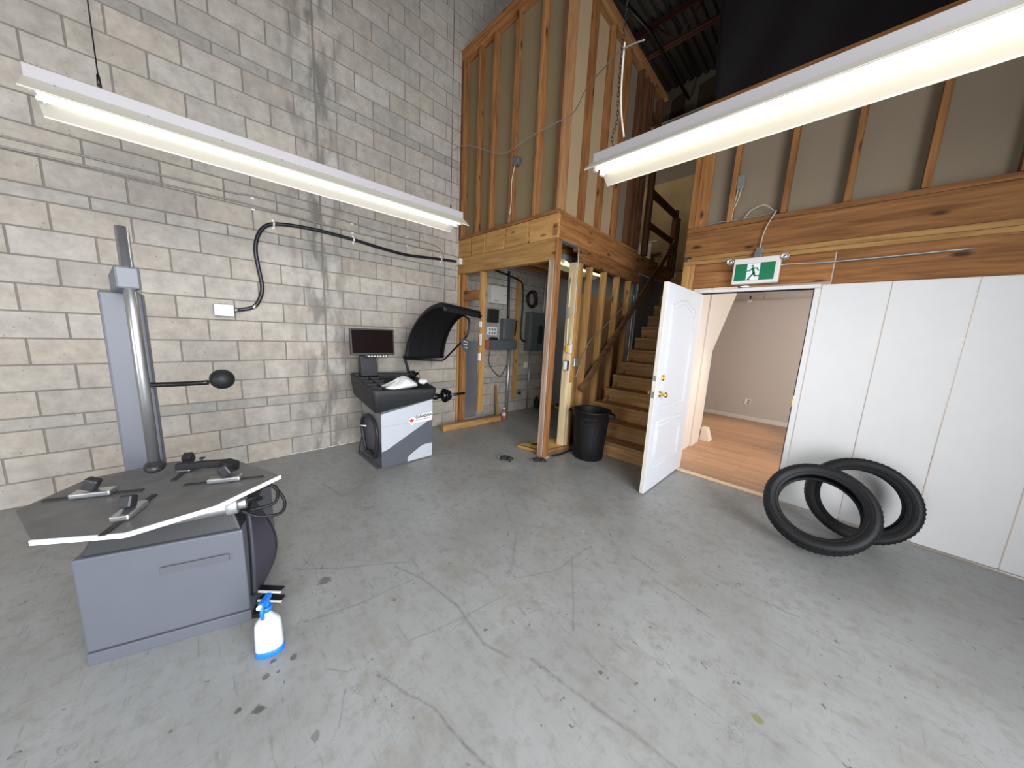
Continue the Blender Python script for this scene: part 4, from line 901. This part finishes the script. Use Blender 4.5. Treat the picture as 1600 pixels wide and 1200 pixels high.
# monitor on its mast
mx = .45
mn = MB(); T = Matrix.Translation((mx, 1.455, 1.325)) @ Matrix.Rotation(math.radians(-4), 4, 'Y') @ Matrix.Rotation(math.radians(-3), 4, 'Z')
mo_ = MB().box(-.022, .022, -.245, .245, -.150, .150, mat=T).build('monitor', M['black_plastic'], wb, bevel=.006)
MB().box(.0225, .0245, -.228, .228, -.128, .134, mat=T).build('monitor_screen', M['screen'], mo_)
cs = MB().box(-.02, .020, -.095, .165, -.178, -.1505, mat=T).build('control_strip', M['black_plastic'], wb, bevel=.003)
for i in range(7): MB().box(.0205, .023, -.065+i*.033, -.047+i*.033, -.171, -.159, mat=T).build('control_button', M['cream'], cs)
MB().prism([(.36, .93), (.47, .93), (.47, 1.03), (.44, 1.16), (.40, 1.18), (.36, 1.10)], 1, 1.315, 1.50).build('monitor_mast', M['tray_plastic'], wb, bevel=.008)
# hood: shell curving from the hinge bar up and over towards the room
hx0, hz0, hx1, hz1 = .335, 1.105, 1.10, 1.800
def hood(u, v, k=0):
    t = u*PI/2*.98; x = hx0 + (hx1-hx0)*(1-math.cos(t))**.92; z = hz0 + (hz1-hz0)*math.sin(t)**.95 - .055*max(0, u-.8)/.2*v
    ya, yb = 1.90+.09*u, 2.455+.015*u + .14*max(0, u-.62)**1.1*1.2
    y = ya + (yb-ya)*v
    return Vector((x, y, z))
mb = MB(); mb.grid(lambda u, v: hood(u, v), 24, 10); mb.build('hood', M['lid_black'], wb, solid=.012)
# flanged lips along both curved edges and at the front edge
def lip(v, s, w=.055):
    mb = MB()
    def f(u, q):
        p = hood(u, v); c = Vector((hx1+.15, p.y, hz0-.1)); d = (c-p); d.y = 0; d.normalize(); return p + d*w(u)*q + Vector((0, s*.018*q, 0))
    mb.grid(f, 24, 2); mb.build('hood_lip', M['lid_black'], wb, solid=.008)
lip(0, -1, lambda u: .05); lip(1, 1, lambda u: .025+.085*max(0, u-.45)**1.2)
mb = MB(); mb.grid(lambda a, b: hood(.985, a) + Vector((.035*b, 0, -.085*b)), 10, 2); mb.build('hood_lip', M['lid_black'], wb, solid=.010)
# ribs pressed into the inner face of the hood
for v in (.36, .66): MB().tube([hood(.03+.3*i/8, v)+Vector((.010, 0, 0)) for i in range(9)], .007, n=6).build('hood_rib', M['lid_black'], wb)
MB().tube([(.36, 1.88, 1.15), (.345, 1.90, 1.11), (.35, 2.0, 1.098), (.36, 2.36, 1.078), (.40, 2.44, 1.085), (.50, 2.46, 1.16), (.80, 2.49, 1.39), (.86, 2.505, 1.46), (.86, 2.53, 1.60), (.84, 2.52, 1.66), (.80, 2.48, 1.69)], .013, n=12, sub=5).build('hood_tube', M['black_metal'], wb)
MB().tube([(.345, 1.90, 1.11), (.35, 1.93, 1.0), (.36, 1.955, .89), (.38, 1.96, .83)], .016, n=12, sub=4).build('hood_arm', M['black_metal'], wb)
MB().cyl((.37, 1.93, .905), (.37, 2.02, .905), .045, n=20).build('arm_pivot', M['black_metal'], wb)
# hand grip with pale stripes on the tube
gc = Vector((.82, 2.475, 1.345)); gx = Vector((.70, .714, 0)); gz = Vector((.12, 0, -1)).normalized(); gn = gx.cross(gz).normalized()
pg = [(-.045, -.05), (.035, -.06), (.060, -.02), (.058, .06), (.048, .10), (.025, .115), (.0, .10), (-.03, .03)]
vs = [gc + gx*a + gz*b + gn*s for s in (-.010, .010) for a, b in pg]; n_ = len(pg)
MB().add(vs, [tuple(range(n_)), tuple(range(2*n_-1, n_-1, -1))]+[(i, n_+i, n_+(i+1) % n_, (i+1) % n_) for i in range(n_)]).build('hand_grip', M['black_plastic'], wb, bevel=.005)
grip_ = [o for o in wb.children if o.name.startswith('hand_grip')][0]
side = 1 if gn.dot(EYE-gc) > 0 else -1
for k, w_ in enumerate((.030, .026, .022)):
    c = gc + gz*(.0+.035*k) + gx*(.022) + gn*side*.0115
    MB().tube([c + gx*(w_*math.cos(a)) - gz*(w_*.7*math.sin(a)) for a in [.15+2.2*i/10 for i in range(11)]], .003, n=6).build('grip_stripe', M['labelwhite'], grip_)
# hanging calipers/wheel clamp on the left side of the cabinet
cl = [(.648,.515),(.583,.475),(.544,.38),(.60,.22),(.662,.115),(.734,.120),(.76,.135),(.804,.118),(.861,.105),(.928,.135),(.98,.37),(.94,.47),(.86,.525),(.75,.54),(.648,.515)]
MB().tube([(x, CY0-.028, z) for x, z in cl], .020, n=10, sub=4, caps=False).build('clamp_frame', M['black_plastic'], wb)
MB().cyl((.59, CY0-.06, .395), (.71, CY0-.045, .415), .008, n=10).build('clamp_pin', M['white'], wb)
MB().tube([(.55, CY0-.005, .42), (.50, 1.28, .2), (.47, 1.27, .1), (.46, 1.27, .03)], .005, n=6, sub=4).build('power_cord', M['blackcable'], wb)

# things lying in the tray
def lump(name, c, dims, m_, label, cat, seed=0, amp=.25, n=22, flat=True, **k):
    off = Vector((seed*3.1, seed*1.7, seed*.9)); cc = Vector(c)
    def f(u, v):
        th = 2*PI*u; ph = PI*v; d = Vector((math.sin(ph)*math.cos(th), math.sin(ph)*math.sin(th), math.cos(ph)))
        r = 1 + amp*(noise.noise(d*1.7+off)*1.2 + .5*abs(noise.noise(d*4+off)))
        p = Vector((d.x*dims[0]*r, d.y*dims[1]*r, d.z*dims[2]*r)); z = p.z + dims[2]
        if flat: z = max(0, z)
        return Vector((cc.x+p.x, cc.y+p.y, cc.z+z))
    return tag(MB().grid(f, n, n//2).build(name, m_, **k), label, cat)
tzb = ztp(.8, 1.7)-.055
def bagf(u, v):
    th = 2*PI*u; r = math.sin(PI*min(.98, v*.98+.01))
    fold = .5*noise.noise(Vector((math.cos(th)*2.2, math.sin(th)*2.2, v*2.0)))+.6*abs(noise.noise(Vector((math.cos(th)*4+5, math.sin(th)*4, v*3))))
    x = .86+.135*r*math.cos(th)*(1+.35*fold); y = 1.585+.19*r*math.sin(th)*(1+.3*fold)
    h = .055+.075*max(0, 1-abs((y-1.64)/.20))*(1-.3*abs(x-.84)/.1)
    z = tzb+.006+h*(1-math.cos(PI*(1-v)))/2*(1+.25*fold)*1.15
    return Vector((x, y, z))
tag(MB().grid(bagf, 48, 20).build('plastic_bag', M['bag']), 'crumpled white plastic bag lying in the tray of the wheel balancer', 'bag')
lump('white_cloth', (.86, 1.87, tzb+.04), (.04, .055, .03), M['bag'], 'small white cloth ball at the shaft end of the balancer tray', 'cloth', 5, .2)
t = thing('balancing_clamp', (.74, 1.80, tzb), 'black winged hub clamp lying in the balancer tray beside the white bag', 'clamp')
MB().cyl((.72, 1.79, tzb+.03), (.76, 1.79, tzb+.11), .045, .035, n=18).cyl((.76, 1.78, tzb+.05), (.86, 1.80, tzb+.06), .034, n=18).build('hub', M['gloss_black'], t, bevel=.004)
MB().tube([(.74, 1.80, tzb+.08), (.70, 1.86, tzb+.13), (.68, 1.90, tzb+.145)], lambda q: .012+.008*q, n=10, sub=3).build('wing', M['gloss_black'], t)

# ------------------------------------------------------------------ tyre changer (bottom left)
tc = thing('tyre_changer', (2.05, -.20, 0), 'grey tyre changer with a steel turntable at the left edge of the photo', 'tyre changer')
A = math.radians(-18); F_ = Vector((math.cos(A), math.sin(A), 0)); S_ = Vector((-math.sin(A), math.cos(A), 0))   # F: front, S: towards the far side
K = Vector((2.34, .087, 0))    # near floor corner of the body
def W(f, s, z): return K + F_*f + S_*s + Vector((0, 0, z))
mb = MB(); prof_ = [(0, -.60, .0), (0, 0, .0), (-.62, 0, 0), (-.62, -.60, 0)]
def rect_ring(f0, f1, s0, s1, z): return [W(f0, s0, z), W(f0, s1, z), W(f1, s1, z), W(f1, s0, z)]
mb.loft([rect_ring(0, -.62, -.56, 0, .06), rect_ring(0, -.62, -.56, 0, .13), rect_ring(-.006, -.62, -.56, -.004, .50)], smooth=False); mb.build('body', M['changer_grey'], tc, bevel=.008)
mb = MB(); mb.loft([rect_ring(.006, -.62, -.56, .004, .0), rect_ring(.006, -.62, -.56, .004, .058)], smooth=False); mb.build('plinth', M['changer_grey'], tc, bevel=.004)
mb = MB(); mb.loft([rect_ring(-.010, -.60, -.54, -.008, .501), rect_ring(-.05, -.56, -.50, -.045, .60)], smooth=False); mb.build('body_top', M['black_plastic'], tc, bevel=.01)
mb = MB(); mb.loft([rect_ring(.0065, .0025, -.30, -.06, .36), rect_ring(.0065, .0025, -.30, -.06, .395)], smooth=False); mb.build('front_slot', M['dark_grey'], tc)
# bead breaker blade on the far side of the body
def blade(u, v):
    z = .12+.44*u; bulge = math.sin(PI*min(1, u*.92+.12))
    s = .012 + .085*bulge*v
    return W(-.02-.10*v-.04*u, s, z+.02*v)
mb = MB(); mb.grid(blade, 18, 8); mb.build('side_cover', M['side_purple'], tc, solid=.02)
MB().tube([blade(i/18, 1) for i in range(19)], .009, n=8).build('cover_edge', plain('cover_edge_plum', (.10, .06, .065), .4), tc)
for k, z in enumerate((.05, .105)):
    MB().bar(W(-.08, .02, z), W(-.02, .13, z+.004), .05, .010).build('pedal', M['black_metal'], tc, bevel=.003)
    MB().bar(W(-.056, .018, z+.006), W(.004, .130, z+.010), .008, .008).build('pedal_edge', M['edge_white'], tc)
MB().bar(W(-.05, -.12, .012), W(-.03, .05, .012), .07, .024).build('foot', M['rubber'], tc, bevel=.004)
# turntable
tt = [(2.33,.25),(2.50,.00),(2.535,-.24),(2.40,-.46),(2.08,-.56),(1.84,-.42),(1.80,-.14),(1.93,.09)]
tzz = .735
MB().prism(tt, 2, tzz-.016, tzz).build('turntable', [M['plate']], tc, bevel=.002)
for i in range(len(tt)):
    a, b = Vector((*tt[i], tzz-.008)), Vector((*tt[(i+1) % 8], tzz-.008)); 
    nrm = Vector(((b-a).y, -(b-a).x, 0)).normalized(); c_ = (a+b)/2; 
    if nrm.dot(c_-Vector((2.17, -.15, tzz-.008))) < 0: nrm = -nrm
    if i in (0, 1, 2): MB().bar(a+nrm*.003, b+nrm*.003, .006, .018).build('turntable_rim', M['edge_white'], tc)
ctr = Vector((2.17, -.16, tzz))
for ang in (1.20, 1.20+PI/2, 1.20+PI, 1.20+1.5*PI):
    d = Vector((math.cos(ang), math.sin(ang), 0)); 
    MB().bar(ctr+d*.07+Vector((0,0,.003)), ctr+d*.37+Vector((0,0,.003)), .020, .004).build('slot', M['ink'], tc)
    jw = MB().bar(ctr+d*.16+Vector((0,0,.015)), ctr+d*.285+Vector((0,0,.015)), .055, .022).build('clamp_jaw', M['steel'], tc, bevel=.006)
    MB().bar(ctr+d*.205+Vector((0,0,.045)), ctr+d*.245+Vector((0,0,.065)), .04, .05).build('jaw_cover', M['black_plastic'], jw, bevel=.008)
MB().cyl((2.17, -.16, .60), (2.17, -.16, tzz-.017), .06, n=20).build('turntable_shaft', M['black_metal'], tc)
MB().cyl((2.30, -.22, .655), (2.36, .08, .655), .036, n=20).cyl((2.36, .08, .655), (2.366, .11, .655), .028, n=16).build('air_cylinder', M['steel'], tc, bevel=.003)
MB().cyl((2.352, .04, .655), (2.360, .08, .655), .044, n=20).build('cylinder_cap', M['zinc'], tc, bevel=.003)
for pts in ([(2.34,.10,.68),(2.30,.20,.69),(2.32,.26,.60),(2.36,.24,.545),(2.36,.15,.56),(2.33,.09,.60)], [(2.32,.06,.62),(2.28,.18,.67),(2.30,.235,.66),(2.34,.22,.60),(2.33,.12,.59)], [(2.36,.06,.64),(2.35,.14,.66),(2.30,.17,.62),(2.25,.10,.60)]):
    MB().tube(pts, .0075, n=8, sub=6).build('air_hose', M['rubber'], tc)
# column, swing arm and mounting head
MB().prism([(1.60, -.32), (1.74, -.32), (1.74, -.18), (1.60, -.18)], 2, .0, 1.62).build('column', M['changer_grey'], tc, bevel=.01)
box('column_foot', M['changer_grey'], tc, (1.58, 1.80), (-.36, -.14), (0, .05))
MB().bar((1.67, -.25, 1.66), (2.17, -.18, 1.66), .07, .09).build('swing_arm', M['changer_grey'], tc, bevel=.008)
MB().cyl((2.15, -.18, .86), (2.15, -.18, 1.86), .020, n=6).build('hex_bar', M['steel'], tc); MB().sphere((2.15, -.18, .84), .045, 14, sc_=(1.3, .8, .6)).build('mounting_head', M['black_plastic'], tc)
MB().tube([(1.76, -.20, 1.155), (1.82, -.08, 1.16), (1.85, .03, 1.165)], .013, n=10, sub=4).build('assist_arm', M['black_metal'], tc); MB().sphere((1.86, .085, 1.18), .055, 18).build('arm_knob', M['rubber'], tc)
tool = thing('tyre_lever', (2.15, .04, tzz+.02), 'black tyre lever tool lying on the steel turntable of the tyre changer', 'tool')
MB().bar((2.16, .07, tzz+.060), (2.08, -.12, tzz+.060), .03, .035).build('grip', M['rubber'], tool, bevel=.008); MB().bar((2.20, .09, tzz+.045), (2.15, .05, tzz+.055), .05, .05).build('head', M['rubber'], tool, bevel=.008)

# ------------------------------------------------------------------ spray bottle
sb = thing('spray_bottle', (2.60, .13, 0), 'white spray bottle with blue trigger and base on the floor by the tyre changer', 'spray bottle')
bdir = math.atan2(.10, .03)
def oval(z, a, b, cx=2.60, cy=.13):
    c_, s_ = math.cos(bdir), math.sin(bdir); out = []
    for i in range(28):
        t = 2*PI*i/28; x = a*math.copysign(abs(math.cos(t))**.8, math.cos(t)); y = b*math.copysign(abs(math.sin(t))**.9, math.sin(t)); out.append(Vector((cx+x*c_-y*s_, cy+x*s_+y*c_, z)))
    return out
MB().loft([oval(.0, .054, .034), oval(.004, .056, .036), oval(.024, .056, .036), oval(.029, .054, .034)]).build('blue_base', M['blue'], sb)
MB().loft([oval(.029, .053, .033), oval(.034, .054, .034), oval(.10, .052, .034), oval(.158, .049, .033), oval(.168, .045, .031), oval(.200, .020, .018), oval(.206, .016, .016), oval(.223, .016, .016)]).build('bottle_body', M['bottle'], sb)
MB().cyl((2.60, .13, .221), (2.60, .13, .243), .021, n=20).build('cap', M['blue'], sb)
hd = Vector((math.cos(-.6), math.sin(-.6), 0))
MB().cyl((2.60, .13, .243), (2.60, .13, .268), .013, n=14).bar(Vector((2.60, .13, .275))-hd*.028, Vector((2.60, .13, .277))+hd*.040, .022, .024).build('spray_head', M['blue'], sb, bevel=.004)
MB().cyl(Vector((2.60, .13, .279))+hd*.040, Vector((2.60, .13, .280))+hd*.056, .009, n=12).build('nozzle', M['white'], sb)
MB().tube([Vector((2.60, .13, .266))+hd*.025, Vector((2.60, .13, .24))+hd*.036, Vector((2.60, .13, .205))+hd*.032], .008, n=8, sub=4).build('trigger', M['blue'], sb)

# ------------------------------------------------------------------ bin
bn = thing('rubbish_bin', (2.215, 3.43, 0), 'tall black plastic rubbish bin with side handles at the foot of the stairs', 'bin')
bx, by = 2.215, 3.43; T = Matrix.Translation((bx, by, 0))
MB().lathe([(0, .0), (.165, .0), (.178, .012), (.190, .20), (.205, .42), (.212, .53), (.222, .545), (.226, .60), (.236, .604), (.238, .618), (.226, .622), (.214, .618), (.208, .60), (.20, .42), (.186, .20), (.172, .03), (0, .025)], 48, mat=T).build('bin_body', M['bin_plastic'], bn)
mb = MB()
for k in range(24):
    a = 2*PI*k/24
    if k % 3 == 0: mb.tube([(bx+r*math.cos(a), by+r*math.sin(a), z) for r, z in ((.180, .03), (.191, .2), (.206, .42), (.2135, .525))], .004, n=6)
mb.build('bin_rib', M['bin_plastic'], bn)
for s in (-1, 1):
    a = math.radians(12)+(0 if s > 0 else PI); d = Vector((math.cos(a), math.sin(a), 0)); q = Vector((-d.y, d.x, 0)); c = Vector((bx, by, .585))
    mb = MB(); mb.loft([[c+d*.222+q*w+Vector((0,0,z)) for w, z in ((-.06,-.03),(.06,-.03),(.06,.02),(-.06,.02))], [c+d*.262+q*w+Vector((0,0,z)) for w, z in ((-.05,-.02),(.05,-.02),(.05,.018),(-.05,.018))], [c+d*.285+q*w+Vector((0,0,z)) for w, z in ((-.04,-.035),(.04,-.035),(.04,.005),(-.04,.005))]], smooth=False)
    mb.build('handle', M['bin_plastic'], bn, bevel=.006)
a = -1.05; d = Vector((math.cos(a), math.sin(a), 0)); q = Vector((-d.y, d.x, 0)); c = Vector((bx, by, .50))
mb = MB()
mb.bar(c+d*.209-q*.075+Vector((0,0,.035)), c+d*.209+q*.075+Vector((0,0,.035)), .012, .012).bar(c+d*.206-q*.075+Vector((0,0,-.03)), c+d*.206+q*.075+Vector((0,0,-.03)), .012, .012).bar(c+d*.207-q*.078+Vector((0,0,.035)), c+d*.205-q*.078+Vector((0,0,-.03)), .012, .012).bar(c+d*.207+q*.078+Vector((0,0,.035)), c+d*.205+q*.078+Vector((0,0,-.03)), .012, .012)
mb.build('front_grip', M['bin_plastic'], bn, bevel=.003)

# ------------------------------------------------------------------ tyres at the right edge
def tyre(name, c, normal, R_, w, label, spin=0):
    """tyre with tread grooves; normal = axis"""
    nn = Vector(normal).normalized(); T = Matrix.Translation(c) @ nn.to_track_quat('Z', 'Y').to_matrix().to_4x4()
    h = w/2
    t = thing(name, (c[0], c[1], 0), label, 'tyre', 'black tyres at the right wall'); ri = R_*.70
    prof_ = [(ri, -h*.62), (ri+.006, -h*.78), (ri+.014, -h*.80), (ri+.03, -h*.86), (R_-.055, -h*1.0), (R_-.028, -h*.97), (R_-.010, -h*.84)]
    gr = [-.55, -.18, .18, .55]
    for gpos in gr: prof_ += [(R_-.0015-.006*abs(gpos), h*(gpos-.06)), (R_-.010, h*(gpos-.045)), (R_-.010, h*(gpos+.045)), (R_-.0015-.006*abs(gpos), h*(gpos+.06))]
    prof_ += [(R_-.010, h*.84), (R_-.028, h*.97), (R_-.055, h*1.0), (ri+.03, h*.86), (ri+.014, h*.80), (ri+.006, h*.78), (ri, h*.62), (ri+.008, h*.52), (ri+.05, h*.70), (R_-.05, h*.75), (R_-.022, h*.5), (R_-.022, -h*.5), (R_-.05, -h*.75), (ri+.05, -h*.70), (ri+.008, -h*.52), (ri, -h*.62)]
    MB().lathe(prof_, 72, mat=T).build('casing', M['rubber'], t)
    for s in (-1, 1):
        mb = MB()
        for i in range(60):
            a = 2*PI*(i+.5*(s > 0))/60; a2 = a+.05*s
            p0 = T @ Vector(((R_-.0045)*math.cos(a), (R_-.0045)*math.sin(a), s*h*.64)); p1 = T @ Vector(((R_-.016)*math.cos(a2), (R_-.016)*math.sin(a2), s*h*.88))
            mb.bar(p0, p1, .011, .005, up=(p0-Vector(c)))
        mb.build('tread_band', M['rubber'], t)
    
    for s in (-1, 1):
        for r in (R_-.045, ri+.02): MB().tube([T @ Vector((r*math.cos(a), r*math.sin(a), s*h*(1.0 if r > ri+.05 else .84))) for a in [2*PI*i/64 for i in range(65)]], .0025, n=6, caps=False).build('sidewall_ring', M['rubber'], t)
    return t
#TYRES
tyre('tyre', (4.305, 3.24, .322), (.02, -.80, .60), .325, .185, 'black low-profile tyre leaning back beside the office doorway, nearest the door')
tyre('tyre', (4.53, 3.66, .335), (.05, -.95, .30), .325, .185, 'black tyre standing against the white wall, behind the one leaning by the doorway')

# ------------------------------------------------------------------ odds and ends on the floor
tl = thing('timber_offcut', (.29, 3.07, 0), 'short square timber beam lying on the floor in front of the mezzanine wall', 'timber')
MB().bar((.265, 2.52, .045), (.330, 3.62, .045), .088, .088).build('beam', pine[1], tl, bevel=.004)
tag(MB().bar((.16, 3.73, 0), (.012, 3.78, .56), .04, .04, up=(0,1,0)).build('timber_stick', pine[2], bevel=.003), 'short upright timber stick leaning on the block wall behind the floor beam', 'timber')
t = thing('spray_can', (.31, 3.74, 0), 'small red and white spray can standing on the floor by the block wall', 'can')
MB().lathe([(0, 0), (.033, 0), (.034, .01), (.034, .17), (.026, .185)], 24, mat=Matrix.Translation((.31, 3.74, 0))).build('can_body', M['redlabel'], t); MB().lathe([(.026, .185), (.024, .21), (0, .212)], 24, mat=Matrix.Translation((.31, 3.74, 0))).build('cap', M['cream'], t); MB().lathe([(.0343, .06), (.0345, .06), (.0345, .12), (.0343, .12)], 24, mat=Matrix.Translation((.31, 3.74, 0))).build('label', M['cream'], t)
t = thing('oil_bottle', (.10, 4.85, 0), 'black plastic oil bottle on the floor at the far end of the block wall', 'bottle')
MB().loft([[Vector((.10+a*.05*s, 4.85+b*.035*s, z)) for a, b in ((1,1),(-1,1),(-1,-1),(1,-1))] for s, z in ((1,0),(1.05,.01),(1.05,.17),(.5,.21),(.4,.22))], smooth=False).build('bottle_body', M['black_plastic'], t, bevel=.01); MB().cyl((.10, 4.85, .22), (.10, 4.85, .25), .018, n=14).build('cap', M['black_plastic'], t)
tag(MB().box(.30, .85, 5.20, 5.27, 0, .045).build('spirit_level', M['yellow'], bevel=.004), 'yellow bar lying on the floor against the rear wall of the storage space', 'bar')
lump('black_rag', (.42, 5.24, .046), (.12, .06, .03), M['glove'], 'dark rag heaped on the yellow bar at the back of the storage space', 'rag', 8)
lump('black_hose_heap', (1.05, 5.24, 0), (.20, .07, .035), M['rubber'], 'dark heap of hose on the floor behind the corner post', 'hose', 11)
bd = thing('floor_board', (1.68, 3.2, 0), 'yellowish plywood board lying on the floor behind the corner post', 'board')
MB().prism([(1.44, 2.95), (1.79, 3.03), (1.86, 3.50), (1.62, 3.72)], 2, .022, .040).build('sheet', M['board'], bd, bevel=.002)
MB().bar((1.44, 2.95, .022), (1.79, 3.03, .022), .04, .036).build('edge_batten', pine[0], bd, bevel=.002); MB().bar((1.80, 3.05, .022), (1.87, 3.48, .022), .04, .036).build('edge_batten', fir[1], bd, bevel=.002)
dt = thing('hand_tool', (1.66, 3.14, .04), 'dark metal hand tool lying on the yellowish floor board', 'tool')
MB().tube([(1.55, 3.10, .052), (1.62, 3.13, .060), (1.70, 3.15, .056), (1.76, 3.19, .052)], .011, n=8, sub=4).build('handle', M['black_metal'], dt); MB().bar((1.60, 3.20, .055), (1.72, 3.16, .055), .035, .028).build('head', M['panel_grey'], dt, bevel=.004)
tag(MB().tube([(1.93, 3.06, .014), (1.96, 3.16, .014), (1.965, 3.32, .014), (1.955, 3.44, .014)], .014, n=10, sub=4).build('rubber_strip', M['rubber']), 'black rubber strip on the floor along the doorway, beside the bin', 'strip')
def glove(c, ang, label, seed):
    t = thing('work_glove', c, label, 'glove', 'black work gloves on the floor'); d = Vector((math.cos(ang), math.sin(ang), 0)); q = Vector((-d.y, d.x, 0)); c = Vector(c); R = random.Random(seed)
    off = Vector((seed, 0, 0))
    def f(u, v):
        th = 2*PI*u; s = v
        wd = .045*(1-.15*s)*(math.sin(PI*min(1, max(.04, s*.95+.05)))**.35); h = .022*(math.sin(PI*min(.97, max(.03, s)))**.4)
        r = 1+.35*noise.noise(Vector((math.cos(th)*1.5, math.sin(th)*1.5, s*5))+off)
        return c + d*(.11*(s-.5)) + q*wd*math.cos(th)*r + Vector((0, 0, h*(1+math.sin(th)*r)))
    MB().grid(f, 24, 16).build('palm', M['glove'], t)
    for k in range(4):
        y = (k-1.5)*.021; b = c + d*.045 + q*y + Vector((0, 0, .016)); L_ = .055+.012*(1.5-abs(k-1.5)); bend = R.uniform(-.02, .02)
        MB().tube([b, b+d*L_*.5+q*bend+Vector((0,0,.012)), b+d*L_+q*bend*1.8+Vector((0,0,-.004))], lambda q_: .0115*(1-.25*q_), n=8, sub=4).build('finger', M['glove'], t)
    b = c + q*.035+Vector((0, 0, .014)); MB().tube([b-d*.01, b+d*.02+q*.025, b+d*.045+q*.03], .011, n=8, sub=4).build('thumb', M['glove'], t)
    MB().tube([c-d*.058+q*(.036*math.cos(a))+Vector((0,0,.018+.014*math.sin(a))) for a in [2*PI*i/16 for i in range(17)]], .005, n=6, caps=False).build('cuff', M['greycable'], t)
glove((1.62, 2.53, 0), .5, 'crumpled black work glove lying alone on the floor left of the corner post', 1)
glove((1.90, 2.80, 0), .95, 'crumpled black work glove at the foot of the corner post', 4)
# pale board and dark things up in the loft behind the guard rail
lb = thing('loft_cabinet', (.9, 7.4, 2.852), 'white board frame standing on the mezzanine behind the guard rail', 'board')
MB().box(.70, 1.00, 7.38, 7.41, 2.852, 3.62).build('panel', M['white'], lb, bevel=.003); MB().box(.68, 1.12, 7.37, 7.42, 3.622, 3.65).build('top_edge', M['white'], lb, bevel=.003)
for o in bpy.data.objects:
    if '_base' in o: del o['_base']
